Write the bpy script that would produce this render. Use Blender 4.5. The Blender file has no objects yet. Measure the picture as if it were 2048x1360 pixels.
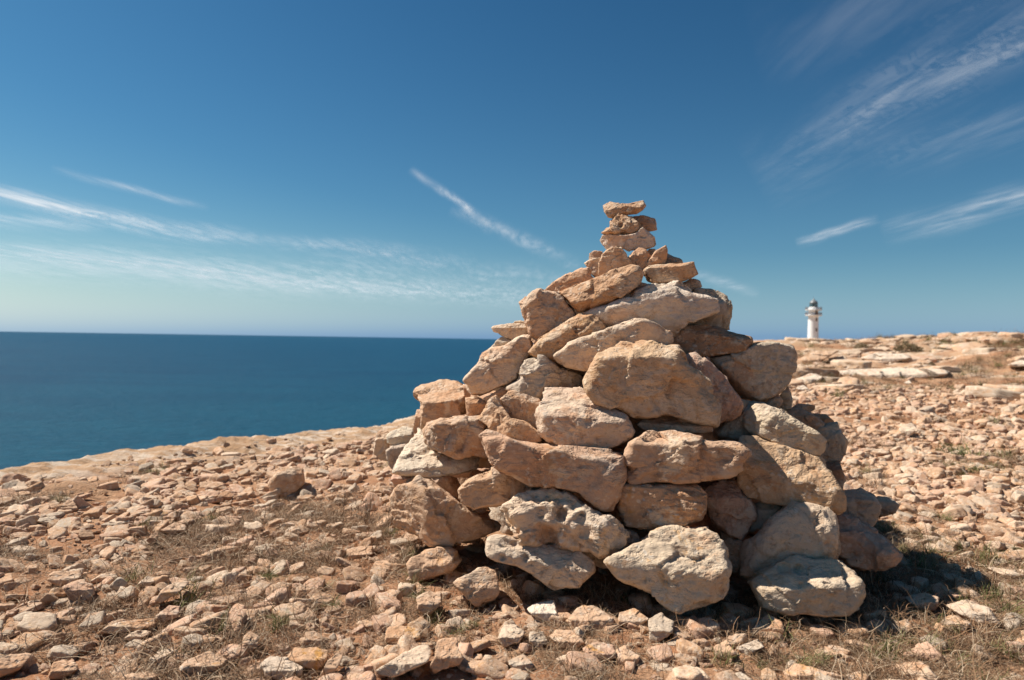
import bpy, bmesh, math, random
import numpy as np
from mathutils import Matrix, Vector

# ------------------------------------------------------------------ camera, world, sun, exposure
scene = bpy.context.scene
COL = scene.collection
FPX = 2048 * 24.0 / 36.0
ROLL = math.radians(0.91)
PITCH = math.radians(0.12)
CAM = np.array([0.0, 0.0, 1.0])
cx = np.array([math.cos(ROLL), 0.0, math.sin(ROLL)])
fw = np.array([0.0, math.cos(PITCH), -math.sin(PITCH)])
cy = np.cross(cx, fw); cy /= np.linalg.norm(cy)
cx = np.cross(fw, cy)
cam_d = bpy.data.cameras.new("camera")
cam_d.lens = 24.0
cam_d.sensor_width = 36.0
cam_d.clip_start = 0.05
cam_d.clip_end = 600000.0
cam_d.dof.use_dof = True
cam_d.dof.focus_distance = 2.75
cam_d.dof.aperture_fstop = 2.8
cam = bpy.data.objects.new("camera", cam_d)
COL.objects.link(cam)
cam.matrix_world = Matrix(((cx[0], cy[0], -fw[0], CAM[0]), (cx[1], cy[1], -fw[1], CAM[1]), (cx[2], cy[2], -fw[2], CAM[2]), (0, 0, 0, 1)))
scene.camera = cam

SUN_AZ = math.radians(-70.0)     # from +Y, negative = towards -X (left)
SUN_EL = math.radians(51.0)
sun_dir = Vector((math.sin(SUN_AZ) * math.cos(SUN_EL), math.cos(SUN_AZ) * math.cos(SUN_EL), math.sin(SUN_EL)))
sd = bpy.data.lights.new("sun", 'SUN')
sd.energy = 4.6
sd.angle = math.radians(0.53)
sd.color = (1.0, 0.945, 0.87)
so = bpy.data.objects.new("sun", sd)
COL.objects.link(so)
so.rotation_euler = sun_dir.to_track_quat('Z', 'Y').to_euler()

scene.view_settings.view_transform = 'Standard'
scene.view_settings.look = 'None'
scene.view_settings.gamma = 1.0
scene.view_settings.use_curve_mapping = False
scene.view_settings.exposure = 0.63
scene.cycles.max_bounces = 6
scene.cycles.diffuse_bounces = 3
scene.cycles.glossy_bounces = 2
scene.cycles.transparent_max_bounces = 6
scene.cycles.use_denoising = True

def ray(x, y):
    """direction of a photograph pixel, scaled to one metre of depth"""
    return fw + cx * ((x - 1024.0) / FPX) - cy * ((y - 680.0) / FPX)

class NT:
    """small helper to write node trees"""
    def __init__(self, tree):
        self.t = tree; self.n = tree.nodes; self.l = tree.links
    def new(self, kind, **kw):
        nd = self.n.new(kind)
        for k, v in kw.items():
            setattr(nd, k, v)
        return nd
    def put(self, sock, v):
        if isinstance(v, bpy.types.NodeSocket):
            self.l.new(v, sock)
        elif v is not None:
            sock.default_value = v
    def math(self, op, a, b=None, c=None, clamp=False):
        nd = self.new('ShaderNodeMath', operation=op, use_clamp=clamp)
        self.put(nd.inputs[0], a)
        if b is not None: self.put(nd.inputs[1], b)
        if c is not None: self.put(nd.inputs[2], c)
        return nd.outputs[0]
    def vmath(self, op, a, b=None):
        nd = self.new('ShaderNodeVectorMath', operation=op)
        self.put(nd.inputs[0], a)
        if b is not None: self.put(nd.inputs[1], b)
        return nd.outputs['Value'] if op in ('DOT_PRODUCT', 'LENGTH') else nd.outputs[0]
    def noise(self, vec, scale, detail=3.0, rough=0.55, dist=0.0):
        nd = self.new('ShaderNodeTexNoise')
        self.put(nd.inputs['Vector'], vec)
        nd.inputs['Scale'].default_value = scale
        nd.inputs['Detail'].default_value = detail
        nd.inputs['Roughness'].default_value = rough
        nd.inputs['Distortion'].default_value = dist
        return nd.outputs['Fac']
    def step(self, v, lo, hi, a=0.0, b=1.0):
        nd = self.new('ShaderNodeMapRange', interpolation_type='SMOOTHSTEP')
        self.put(nd.inputs[0], v)
        nd.inputs[1].default_value = lo; nd.inputs[2].default_value = hi
        nd.inputs[3].default_value = a; nd.inputs[4].default_value = b
        return nd.outputs[0]
    def mix(self, f, a, b, blend='MIX'):
        nd = self.new('ShaderNodeMix', data_type='RGBA', blend_type=blend)
        self.put(nd.inputs[0], f)
        self.put(nd.inputs[6], a if not isinstance(a, tuple) else (*a, 1.0))
        self.put(nd.inputs[7], b if not isinstance(b, tuple) else (*b, 1.0))
        return nd.outputs[2]

# ---- sky: Nishita with a paler, bluer horizon haze
world = bpy.data.worlds.new("World")
scene.world = world
world.use_nodes = True
W = NT(world.node_tree)
W.n.clear()
w_out = W.new('ShaderNodeOutputWorld')
bg = W.new('ShaderNodeBackground')
bg.inputs[1].default_value = 0.061
SKY_MUL = (0.235, 0.465, 0.475)
sky = W.new('ShaderNodeTexSky', sky_type='NISHITA')
sky.sun_disc = False
sky.sun_elevation = SUN_EL
sky.sun_rotation = SUN_AZ
sky.altitude = 0.0
sky.air_density = 1.0
sky.dust_density = 0.6
sky.ozone_density = 2.2
tc = W.new('ShaderNodeTexCoord')
dirv = W.vmath('NORMALIZE', tc.outputs['Generated'])
hs = W.new('ShaderNodeHueSaturation')
hs.inputs['Saturation'].default_value = 1.12
hs.inputs['Value'].default_value = 1.0
W.l.new(sky.outputs[0], hs.inputs['Color'])
sepz = W.new('ShaderNodeSeparateXYZ'); W.l.new(dirv, sepz.inputs[0])
elev = W.math('MAXIMUM', sepz.outputs[2], 0.0)
gmn = W.new('ShaderNodeGamma'); gmn.inputs[1].default_value = 1.25; W.l.new(hs.outputs[0], gmn.inputs[0])
blue = W.mix(1.0, gmn.outputs[0], SKY_MUL, 'MULTIPLY')
bw = W.new('ShaderNodeRGBToBW'); W.l.new(sky.outputs[0], bw.inputs[0])
bwn = W.math('MAXIMUM', W.math('DIVIDE', bw.outputs[0], 6.9), 0.62)
hz = W.new('ShaderNodeCombineXYZ')      # haze: whiter towards the sun, bluer away from it
for i_, (k_, e_) in enumerate(((5.9, 2.1), (7.1, 1.35), (7.9, 0.60))):
    W.l.new(W.math('MULTIPLY', W.math('POWER', bwn, e_), k_), hz.inputs[i_])
hzf = W.math('MULTIPLY', W.math('POWER', 2.718, W.math('MULTIPLY', elev, -8.5)), 0.96)
gm = W.mix(hzf, blue, hz.outputs[0])
W.l.new(gm, bg.inputs[0])
W.l.new(bg.outputs[0], w_out.inputs[0])

# ------------------------------------------------------------------ numpy helpers
rng = np.random.default_rng(7)
_perm = np.random.default_rng(3).permutation(256)
_perm = np.concatenate([_perm, _perm, _perm])
_grad = np.random.default_rng(5).normal(size=(256, 3)); _grad /= np.linalg.norm(_grad, axis=1)[:, None]

def perlin(P):
    P = np.asarray(P, float)
    i = np.floor(P).astype(np.int64); f = P - i; i &= 255
    u = f * f * f * (f * (f * 6 - 15) + 10)
    out = 0.0
    for dx in (0, 1):
        for dy in (0, 1):
            for dz in (0, 1):
                h = _perm[_perm[_perm[i[:, 0] + dx] + i[:, 1] + dy] + i[:, 2] + dz]
                g = _grad[h]
                d = g[:, 0] * (f[:, 0] - dx) + g[:, 1] * (f[:, 1] - dy) + g[:, 2] * (f[:, 2] - dz)
                w = (u[:, 0] if dx else 1 - u[:, 0]) * (u[:, 1] if dy else 1 - u[:, 1]) * (u[:, 2] if dz else 1 - u[:, 2])
                out = out + d * w
    return out * 1.5

def fbm(P, oct=4, gain=0.5):
    s, a = 0.0, 1.0
    P = np.asarray(P, float)
    for k in range(oct):
        s = s + a * perlin(P * (2.03 ** k) + 17.3 * k)
        a *= gain
    return s

def sstep(x, a, b):
    t = np.clip((x - a) / (b - a), 0, 1)
    return t * t * (3 - 2 * t)

def mesh_from(name, V, F, smooth=True):
    V = np.asarray(V, np.float32); F = np.asarray(F, np.int32)
    me = bpy.data.meshes.new(name)
    k = F.shape[1]
    me.vertices.add(len(V)); me.vertices.foreach_set('co', V.ravel())
    me.loops.add(F.size); me.loops.foreach_set('vertex_index', F.ravel())
    me.polygons.add(len(F))
    me.polygons.foreach_set('loop_start', np.arange(0, F.size, k, dtype=np.int32))
    me.polygons.foreach_set('loop_total', np.full(len(F), k, np.int32))
    me.polygons.foreach_set('use_smooth', np.full(len(F), smooth, bool))
    me.update(calc_edges=True)
    return me

_ico = {}
def ico(sub):
    if sub not in _ico:
        bm = bmesh.new(); bmesh.ops.create_icosphere(bm, subdivisions=sub, radius=1.0)
        V = np.array([v.co[:] for v in bm.verts]); F = np.array([[v.index for v in f.verts] for f in bm.faces])
        bm.free(); _ico[sub] = (V, F)
    return _ico[sub]

def add(name, me, mat=None, parent=None, label=None, cat=None, group=None, kind=None, link=True):
    o = bpy.data.objects.new(name, me)
    if mat is not None and me is not None and not me.materials: me.materials.append(mat)
    if link: COL.objects.link(o)
    if parent is not None: o.parent = parent
    if label: o['label'] = label
    if cat: o['category'] = cat
    if group: o['group'] = group
    if kind: o['kind'] = kind
    return o

# ------------------------------------------------------------------ materials
def new_mat(name):
    m = bpy.data.materials.new(name); m.use_nodes = True
    t = NT(m.node_tree)
    return m, t, m.node_tree.nodes['Principled BSDF']

def limestone(name, tint_from, coarse=1.0, bump=0.016):
    """tint_from: 'object' (object colour, alpha = lichen) or 'instance' (tint attribute of a scattered stone)"""
    m, t, bsdf = new_mat(name)
    oi = t.new('ShaderNodeObjectInfo')
    tcn = t.new('ShaderNodeTexCoord')
    off = t.vmath('SCALE', (37.0, 91.0, 53.0)); t.put(off.node.inputs['Scale'], oi.outputs['Random'])
    P = t.vmath('ADD', tcn.outputs['Object'], off)
    if tint_from == 'object':
        base = oi.outputs['Color']; lich = oi.outputs['Alpha']
    else:
        at = t.new('ShaderNodeAttribute', attribute_type='INSTANCER', attribute_name='tint')
        base = at.outputs['Color']; lich = 0.35
    n1 = t.noise(P, 7.0 * coarse, 4.0, 0.7, 0.4)
    n2 = t.noise(P, 19.0 * coarse, 3.0, 0.65, 0.3)
    n3 = t.noise(P, 75.0 * coarse, 2.0, 0.7)
    pale = t.mix(0.58, base, (0.70, 0.545, 0.39))
    dark = t.mix(0.62, base, (0.27, 0.145, 0.075))
    big = t.noise(P, 3.4 * coarse, 5.0, 0.68, 0.5)
    warm = t.mix(0.55, base, (0.47, 0.235, 0.115))
    cool = t.mix(0.60, base, (0.53, 0.42, 0.32))
    c0 = t.mix(t.step(big, 0.54, 0.62), base, warm)
    c0 = t.mix(t.step(big, 0.38, 0.45, 1.0, 0.0), c0, cool)
    c = t.mix(t.step(n1, 0.53, 0.63), c0, pale)
    c = t.mix(t.step(n2, 0.54, 0.72, 0.0, 0.8), c, dark)
    # orange lichen and grey-white crusts
    lo = t.math('MULTIPLY', t.step(t.noise(P, 11.0 * coarse, 4.0, 0.7, 0.6), 0.57, 0.63), t.math('MULTIPLY_ADD', lich, 1.1, -0.03, clamp=True))
    c = t.mix(t.math('MULTIPLY', lo, 0.8), c, (0.52, 0.25, 0.055))
    vn = t.new('ShaderNodeTexVoronoi'); vn.inputs['Scale'].default_value = 42.0 * coarse
    wv = t.vmath('ADD', P, t.vmath('SCALE', t.new('ShaderNodeTexNoise').outputs['Color'])); wv.node.inputs[1].links[0].from_node.inputs['Scale'].default_value = 0.03
    t.put(wv.node.inputs[1].links[0].from_node.inputs[0].links[0].from_node.inputs['Vector'], P)
    wv.node.inputs[1].links[0].from_node.inputs[0].links[0].from_node.inputs['Scale'].default_value = 30.0
    t.put(vn.inputs['Vector'], wv)
    crust = t.math('MULTIPLY', t.step(vn.outputs['Distance'], 0.20, 0.40, 1.0, 0.0), t.step(t.noise(P, 8.5 * coarse, 3.0, 0.6), 0.47, 0.60))
    c = t.mix(t.math('MULTIPLY', crust, t.math('MULTIPLY_ADD', lich, 0.6, 0.35)), c, (0.62, 0.53, 0.43))
    # fine mineral speckle and dark pits
    c = t.mix(t.step(n3, 0.60, 0.74, 0.0, 0.55), c, t.mix(0.5, c, (0.10, 0.06, 0.04)))
    c = t.mix(t.step(n3, 0.30, 0.42, 0.35, 0.0), c, (0.70, 0.54, 0.39))
    t.put(bsdf.inputs['Base Color'], c)
    bsdf.inputs['Roughness'].default_value = 0.92
    bsdf.inputs['Specular IOR Level'].default_value = 0.18
    bed = t.new('ShaderNodeMapping'); bed.inputs['Scale'].default_value = (1.0, 1.7, 1.2); bed.inputs['Rotation'].default_value = (0.3, 0.2, 0.15)
    t.put(bed.inputs[0], P)
    nb = t.noise(bed.outputs[0], 26.0 * coarse, 4.0, 0.68, 0.35)
    pits = t.new('ShaderNodeTexVoronoi'); pits.inputs['Scale'].default_value = 65.0 * coarse
    t.put(pits.inputs['Vector'], wv)
    ph = t.math('MULTIPLY', t.step(pits.outputs['Distance'], 0.05, 0.38, -1.0, 0.0), t.step(n2, 0.46, 0.6))
    h = t.math('MULTIPLY', t.math('ADD', nb, t.math('MULTIPLY', ph, 0.30)), t.step(n1, 0.38, 0.60, 0.35, 1.15))
    bp = t.new('ShaderNodeBump'); bp.inputs['Strength'].default_value = 0.85; bp.inputs['Distance'].default_value = bump
    t.put(bp.inputs['Height'], h)
    t.put(bsdf.inputs['Normal'], bp.outputs[0])
    return m

M_stone = limestone('limestone', 'object')
M_loose = limestone('limestone_loose', 'object', 0.22, 0.006)
M_pebble = limestone('limestone_rubble', 'instance', 0.22, 0.005)

def plain(name, col, rough=0.8, spec=0.3, var=0.0, scale=8.0, bump=0.0):
    m, t, b = new_mat(name)
    if var:
        tcn = t.new('ShaderNodeTexCoord')
        n = t.noise(tcn.outputs['Object'], scale, 5.0, 0.6)
        t.put(b.inputs['Base Color'], t.mix(n, tuple(c * (1 - var) for c in col), tuple(min(1, c * (1 + var)) for c in col)))
        if bump:
            bp = t.new('ShaderNodeBump'); bp.inputs['Strength'].default_value = bump; bp.inputs['Distance'].default_value = 0.05
            t.put(bp.inputs['Height'], n); t.put(b.inputs['Normal'], bp.outputs[0])
    else:
        b.inputs['Base Color'].default_value = (*col, 1)
    b.inputs['Roughness'].default_value = rough
    b.inputs['Specular IOR Level'].default_value = spec
    return m

def blade_mat(name, c1, c2, c3):
    m, t, b = new_mat(name)
    at = t.new('ShaderNodeAttribute', attribute_name='shade')
    oi = t.new('ShaderNodeObjectInfo')
    r = t.math('FRACT', t.math('ADD', at.outputs['Fac'], oi.outputs['Random']))
    c = t.mix(t.step(r, 0.1, 0.6), c1, c2)
    c = t.mix(t.step(r, 0.75, 0.8), c, c3)
    t.put(b.inputs['Base Color'], c)
    b.inputs['Roughness'].default_value = 0.8
    b.inputs['Specular IOR Level'].default_value = 0.2
    return m
M_dry = blade_mat('dry_grass', (0.13, 0.075, 0.042), (0.27, 0.155, 0.082), (0.46, 0.34, 0.225))
M_green = blade_mat('green_grass', (0.09, 0.105, 0.03), (0.17, 0.16, 0.055), (0.33, 0.27, 0.14))
M_twig = blade_mat('dead_twig', (0.15, 0.09, 0.055), (0.26, 0.175, 0.11), (0.40, 0.33, 0.26))
M_bush = blade_mat('scrub_leaf', (0.12, 0.10, 0.05), (0.20, 0.15, 0.085), (0.30, 0.21, 0.11))

# ------------------------------------------------------------------ terrain
EDGE = np.array([(-60, -60), (-30, -22), (-13, -5), (-8.0, 0.2), (-5.2, 3.0), (-3.75, 4.75), (-2.62, 6.2), (-1.3, 8.0), (0.9, 11.5), (6, 22), (16, 52), (42, 148), (84, 285), (118, 420), (165, 700)], float)

def edge_dist(x, y):
    """signed distance to the cliff edge, positive on the seaward side"""
    best = np.full(x.shape, 1e9); sg = np.ones(x.shape)
    for a, b in zip(EDGE[:-1], EDGE[1:]):
        d = b - a; L2 = d @ d
        t = np.clip(((x - a[0]) * d[0] + (y - a[1]) * d[1]) / L2, 0, 1)
        ex = x - (a[0] + t * d[0]); ey = y - (a[1] + t * d[1])
        q = ex * ex + ey * ey
        s = np.sign(d[0] * (y - a[1]) - d[1] * (x - a[0]))
        m = q < best
        best = np.where(m, q, best); sg = np.where(m, s, sg)
    return np.sqrt(best) * sg

def ground_base(x, y):
    r = np.hypot(x, y)
    a = np.arctan2(x, np.maximum(y, 1e-3))
    right = sstep(a, 0.10, 0.42)
    z = right * (0.22 * sstep(r, 6, 15) + 0.70 * sstep(r, 13, 38))
    z = z + 0.52 * sstep(a, 0.42, 0.66) * sstep(r, 11, 40)
    z = z + right * np.clip((r - 40) / 230, 0, 1.5) * 1.05
    return z

def ground_z(x, y, detail=True):
    x = np.atleast_1d(np.asarray(x, float)); y = np.atleast_1d(np.asarray(y, float))
    z = ground_base(x, y)
    r = np.hypot(x, y)
    P = np.stack([x, y, np.zeros_like(x)], 1)
    if detail:
        z = z + 0.030 * perlin(P * 0.9) + 0.022 * perlin(P * 2.7 + 9)
        led = sstep(r, 13, 19)
        n = fbm(P * [0.16, 0.34, 1] + 4.2, 4)
        k = n * 3.2
        terr = (np.floor(k) + sstep(k - np.floor(k), 0.62, 0.98)) / 3.2
        z = z + led * (0.34 * terr + 0.10 * fbm(P * 0.8, 3)) * (1 - 0.45 * sstep(r, 40, 90))
    s = edge_dist(x, y)
    if detail: s = s + 0.22 * fbm(P * 0.55 + 31, 3) * sstep(r, 2, 6) + sstep(r, 10, 30) * np.minimum(0.035 * r, 9.0) * fbm(P * 0.055 + 12, 4, 0.6)
    q = np.maximum(s + 0.9, 0)
    drop = 0.028 * q ** 2 + np.where(s > 0.35, (s - 0.35) * 1.1, 0) + np.where(s > 2.2, (s - 2.2) * 3.2, 0)
    return z - np.minimum(drop, 74 + z)

def hit_ground(x, y, lo=0.8, hi=420.0):
    """first point of the terrain along a photograph pixel's ray; returns (depth, point)"""
    d = np.geomspace(lo, hi, 260)
    P = CAM + d[:, None] * ray(x, y)[None]
    below = P[:, 2] < ground_z(P[:, 0], P[:, 1], False)
    k = int(np.argmax(below)) if below.any() else len(d) - 1
    a, b = d[max(k - 1, 0)], d[k]
    for _ in range(13):
        c = 0.5 * (a + b); p = CAM + c * ray(x, y)
        if p[2] < ground_z([p[0]], [p[1]], False)[0]: b = c
        else: a = c
    return b, CAM + b * ray(x, y)

def build_ground():
    r = np.concatenate([np.geomspace(0.25, 1.2, 26)[:-1], np.geomspace(1.2, 60, 470), np.geomspace(60, 900, 90)[1:]])
    th = np.concatenate([np.linspace(-175, -50, 60)[:-1], np.linspace(-50, 50, 620), np.linspace(50, 175, 60)[1:]])
    R, T = np.meshgrid(r, np.radians(th), indexing='ij')
    x = (R * np.sin(T)).ravel(); y = (R * np.cos(T)).ravel()
    z = ground_z(x, y)
    P = np.stack([x, y, z], 1)
    near = 1 - sstep(np.hypot(x, y), 9, 22)
    z = z + near * (0.010 * fbm(P * 7.0, 3) + 0.004 * fbm(P * 26.0, 2))
    s = edge_dist(x, y)
    rr = np.hypot(x, y)
    rim = sstep(s, -1.7, -0.9) * (1 - sstep(rr, 30, 60))
    Q = np.stack([0.65 * x + 0.76 * y, (-0.76 * x + 0.65 * y) * 2.2, 0 * x], 1)
    kk = fbm(Q * 1.5 + 70, 3) * 4.0
    z = z + rim * (0.014 * (np.floor(kk) + sstep(kk - np.floor(kk), 0.55, 0.95)) + 0.012 * fbm(Q * 5.0, 3))
    nn = fbm(np.stack([x, y, 0 * x], 1) * 0.7 + 3, 3)
    rock = sstep(s + 0.35 * nn, -1.25, -0.55)
    led = sstep(rr, 12, 17)
    n2 = fbm(np.stack([x, y, 0 * x], 1) * [0.30, 0.55, 1] + 8, 4)
    rock = np.maximum(rock, led * sstep(n2, -0.36, -0.02))
    nr, nt = R.shape
    idx = np.arange(nr * nt).reshape(nr, nt)
    F = np.stack([idx[:-1, :-1], idx[:-1, 1:], idx[1:, 1:], idx[1:, :-1]], -1).reshape(-1, 4)[:, ::-1]
    me = mesh_from('ground', np.stack([x, y, z], 1), F)
    a = me.attributes.new('rock', 'FLOAT', 'POINT'); a.data.foreach_set('value', rock.astype(np.float32))
    m, t, b = new_mat('soil_and_bedrock')
    geo = t.new('ShaderNodeNewGeometry')
    P_ = geo.outputs['Position']
    at = t.new('ShaderNodeAttribute', attribute_name='rock')
    n1 = t.noise(P_, 2.2, 5.0, 0.6)
    n2_ = t.noise(P_, 16.0, 6.0, 0.65)
    n3 = t.noise(P_, 90.0, 4.0, 0.7)
    soil = t.mix(t.step(n1, 0.35, 0.65), (0.37, 0.17, 0.083), (0.46, 0.265, 0.15))
    soil = t.mix(t.step(n2_, 0.5, 0.75, 0.0, 0.6), soil, (0.22, 0.13, 0.08))
    soil = t.mix(t.step(n3, 0.52, 0.66, 0.0, 0.7), soil, (0.55, 0.38, 0.26))
    mp = t.new('ShaderNodeMapping'); mp.inputs['Scale'].default_value = (0.7, 3.4, 3.0); mp.inputs['Rotation'].default_value = (0, 0, -0.86)
    t.put(mp.inputs[0], P_)
    r1 = t.noise(mp.outputs[0], 2.4, 6.0, 0.66, 0.8)
    r2 = t.noise(P_, 9.0, 5.0, 0.65)
    rk = t.mix(t.step(r1, 0.46, 0.62), (0.46, 0.285, 0.165), (0.64, 0.51, 0.39))
    rk = t.mix(t.step(r2, 0.55, 0.72, 0.0, 0.8), rk, (0.40, 0.22, 0.105))
    rk = t.mix(t.step(r2, 0.25, 0.42, 0.5, 0.0), rk, (0.68, 0.60, 0.49))
    t.put(b.inputs['Base Color'], t.mix(at.outputs['Fac'], soil, rk))
    b.inputs['Roughness'].default_value = 0.95
    b.inputs['Specular IOR Level'].default_value = 0.1
    hh = t.math('ADD', t.math('MULTIPLY', n2_, 1.0), t.math('MULTIPLY', n3, 0.35))
    hh = t.math('ADD', hh, t.math('MULTIPLY', r1, 0.8))
    bp = t.new('ShaderNodeBump'); bp.inputs['Strength'].default_value = 0.9; bp.inputs['Distance'].default_value = 0.035
    t.put(bp.inputs['Height'], hh); t.put(b.inputs['Normal'], bp.outputs[0])
    add('ground', me, m, kind='structure', label='stony orange soil of the clifftop with pale bedrock at its rim')
build_ground()

def build_sea():
    n = 96; rad = [60, 400, 2000, 9000, 30000, 60000]
    V = [(0, 0, 0)]; F = []
    for R_ in rad:
        for k in range(n):
            V.append((R_ * math.sin(2 * math.pi * k / n), R_ * math.cos(2 * math.pi * k / n), 0))
    me = bpy.data.meshes.new('sea')
    for k in range(n): F.append((0, 1 + (k + 1) % n, 1 + k))
    for j in range(len(rad) - 1):
        a = 1 + j * n; b = a + n
        for k in range(n): F.append((a + k, a + (k + 1) % n, b + (k + 1) % n, b + k))
    me.from_pydata(V, [], F); me.update()
    m, t, b = new_mat('sea_water')
    geo = t.new('ShaderNodeNewGeometry'); P_ = geo.outputs['Position']
    mp = t.new('ShaderNodeMapping'); mp.inputs['Scale'].default_value = (0.004, 0.012, 1); mp.inputs['Rotation'].default_value = (0, 0, 0.25)
    t.put(mp.inputs[0], P_)
    big = t.noise(mp.outputs[0], 1.0, 5.0, 0.6, 0.6)
    sw = t.new('ShaderNodeMapping'); sw.inputs['Scale'].default_value = (0.05, 0.16, 1); sw.inputs['Rotation'].default_value = (0, 0, 0.25)
    t.put(sw.inputs[0], P_)
    n = t.noise(sw.outputs[0], 1.0, 6.0, 0.62, 0.3)
    c = t.mix(t.step(big, 0.35, 0.65), (0.003, 0.044, 0.095), (0.006, 0.064, 0.118))
    shore = t.step(t.vmath('LENGTH', P_), 150.0, 1400.0, 1.0, 0.0)      # shallower, greener water near the coast
    c = t.mix(t.math('MULTIPLY', shore, 0.75), c, (0.010, 0.088, 0.135))
    c = t.mix(t.step(n, 0.40, 0.66, 0.0, 0.35), c, (0.002, 0.030, 0.066))  # ripple shading painted into the water colour, following the wave noise
    t.put(b.inputs['Base Color'], c)
    b.inputs['Roughness'].default_value = 0.36
    b.inputs['Specular IOR Level'].default_value = 0.05
    b.inputs['IOR'].default_value = 1.33
    bp = t.new('ShaderNodeBump'); bp.inputs['Strength'].default_value = 1.0; bp.inputs['Distance'].default_value = 6.0
    t.put(bp.inputs['Height'], n); t.put(b.inputs['Normal'], bp.outputs[0])
    o = add('sea', me, m, kind='structure', label='deep blue calm sea reaching the horizon')
    o.location = (0, 0, -70)
build_sea()

# ---- cirrus: thin sheets of ice cloud 8 km up
def build_cirrus():
    m = bpy.data.materials.new('cirrus'); m.use_nodes = True
    t = NT(m.node_tree); t.n.clear()
    out = t.new('ShaderNodeOutputMaterial')
    geo = t.new('ShaderNodeNewGeometry'); at = t.new('ShaderNodeAttribute', attribute_name='alpha')
    km = t.vmath('MULTIPLY', geo.outputs['Position'], (0.001, 0.001, 0.0))
    mp = t.new('ShaderNodeMapping'); mp.inputs['Rotation'].default_value = (0, 0, 0.10); mp.inputs['Scale'].default_value = (1.1, 0.16, 1.0)
    t.put(mp.inputs[0], km)
    fib = t.noise(mp.outputs[0], 1.0, 6.0, 0.66, 0.35)
    mp2 = t.new('ShaderNodeMapping'); mp2.inputs['Rotation'].default_value = (0, 0, 0.25); mp2.inputs['Scale'].default_value = (0.30, 0.075, 1.0)
    t.put(mp2.inputs[0], km)
    pat = t.noise(mp2.outputs[0], 1.0, 4.0, 0.6, 0.8)
    a_ = t.math('MULTIPLY', at.outputs['Fac'], t.math('MULTIPLY', t.step(fib, 0.30, 0.72, 0.15, 1.35), t.step(pat, 0.30, 0.62, 0.35, 1.2)), clamp=True)
    df = t.new('ShaderNodeBsdfDiffuse'); df.inputs[0].default_value = (0.8, 0.8, 0.8, 1)
    tl = t.new('ShaderNodeBsdfTranslucent'); tl.inputs[0].default_value = (0.8, 0.8, 0.8, 1)
    mx = t.new('ShaderNodeMixShader'); mx.inputs[0].default_value = 0.6
    t.l.new(df.outputs[0], mx.inputs[1]); t.l.new(tl.outputs[0], mx.inputs[2])
    tr = t.new('ShaderNodeBsdfTransparent')
    m2 = t.new('ShaderNodeMixShader'); t.put(m2.inputs[0], a_)
    t.l.new(tr.outputs[0], m2.inputs[1]); t.l.new(mx.outputs[0], m2.inputs[2])
    t.l.new(m2.outputs[0], out.inputs[0])
    # (x1, y1, x2, y2 in the photograph, half width px, opacity, sag px, label)
    STREAKS = [(-200, 346, 520, 490, 15, 0.62, 9, 'long white cirrus streak descending from the left picture edge'),
               (-160, 425, 220, 457, 13, 0.36, 4, 'short cirrus wisp under the long left streak'),
               (250, 452, 960, 522, 15, 0.16, 4, 'faint cirrus tail running on from the long left streak'),
               (-300, 474, 1150, 607, 20, 0.52, 17, 'broad pale cirrus band low over the sea horizon'),
               (-300, 505, 950, 570, 36, 0.30, 6, 'soft veil of cirrus below the broad low band'),
               (600, 500, 1250, 590, 26, 0.16, 0, 'faint cirrus veil left of the cairn top'),
               (818, 336, 985, 452, 7, 0.55, -4, 'bright short cirrus hook above and left of the cairn'),
               (900, 412, 1160, 534, 13, 0.26, -6, 'thin tail trailing from the bright cirrus hook toward the cairn'),
               (1500, 360, 2250, -40, 58, 0.15, 8, 'wide feathery cirrus plume in the upper right sky'),
               (1570, 312, 2120, 52, 18, 0.15, -8, 'brighter spine along the upper edge of the feathery plume'),
               (1760, 472, 2300, 330, 22, 0.32, 4, 'cirrus streak low at the right picture edge'),
               (1590, 486, 1760, 438, 8, 0.40, 0, 'small cirrus dash above the lighthouse'),
               (600, 478, 900, 532, 7, 0.40, 0, 'pair of thin cirrus dashes left of the cairn top'),
               (100, 336, 420, 416, 7, 0.26, 0, 'thin broken cirrus dashes above the long left streak'),
               (1700, 310, 2250, 215, 44, 0.10, 0, 'faint cirrus patch below the feathery plume'),
               (1370, 540, 1520, 588, 9, 0.22, 0, 'tiny cirrus wisp right of the cairn'),
               (1500, 90, 2200, -60, 70, 0.07, 0, 'pale veil in the top right corner of the sky')]
    nu, nv = 60, 13
    for (x1, y1, x2, y2, hw, op, sag, lb) in STREAKS:
        d = np.array([x2 - x1, y2 - y1], float); L_ = np.linalg.norm(d); nrm = np.array([-d[1], d[0]]) / L_
        V, A = [], []
        for i in range(nu + 1):
            u_ = 2 * i / nu - 1
            c = np.array([x1, y1]) + d * (u_ + 1) / 2 - np.array([0, -1]) * sag * (u_ * u_ - 0.5) * -1
            wob = hw * 0.5 * perlin(np.array([[u_ * 2.3, x1 * 0.01, 0.5]]))[0]
            for j in range(nv + 1):
                v_ = 2 * j / nv - 1
                px = c + nrm * (v_ * 2.0 * hw + wob)
                rr = ray(px[0], min(px[1], 640.0))
                V.append(CAM + rr * (8000.0 - CAM[2]) / max(rr[2], 0.012))
                A.append(op * math.exp(-(v_ * 2.0) ** 2 * 1.1) * max(0.0, 1 - abs(v_) ** 6) * max(0.0, 1 - u_ * u_) ** 0.7)
        idx = np.arange((nu + 1) * (nv + 1)).reshape(nu + 1, nv + 1)
        F = np.stack([idx[:-1, :-1], idx[:-1, 1:], idx[1:, 1:], idx[1:, :-1]], -1).reshape(-1, 4)
        me = mesh_from('cirrus_cloud', V, F)
        al = me.attributes.new('alpha', 'FLOAT', 'POINT'); al.data.foreach_set('value', np.array(A, np.float32))
        add('cirrus_cloud', me, m, kind='stuff', label=lb)
build_cirrus()

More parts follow.
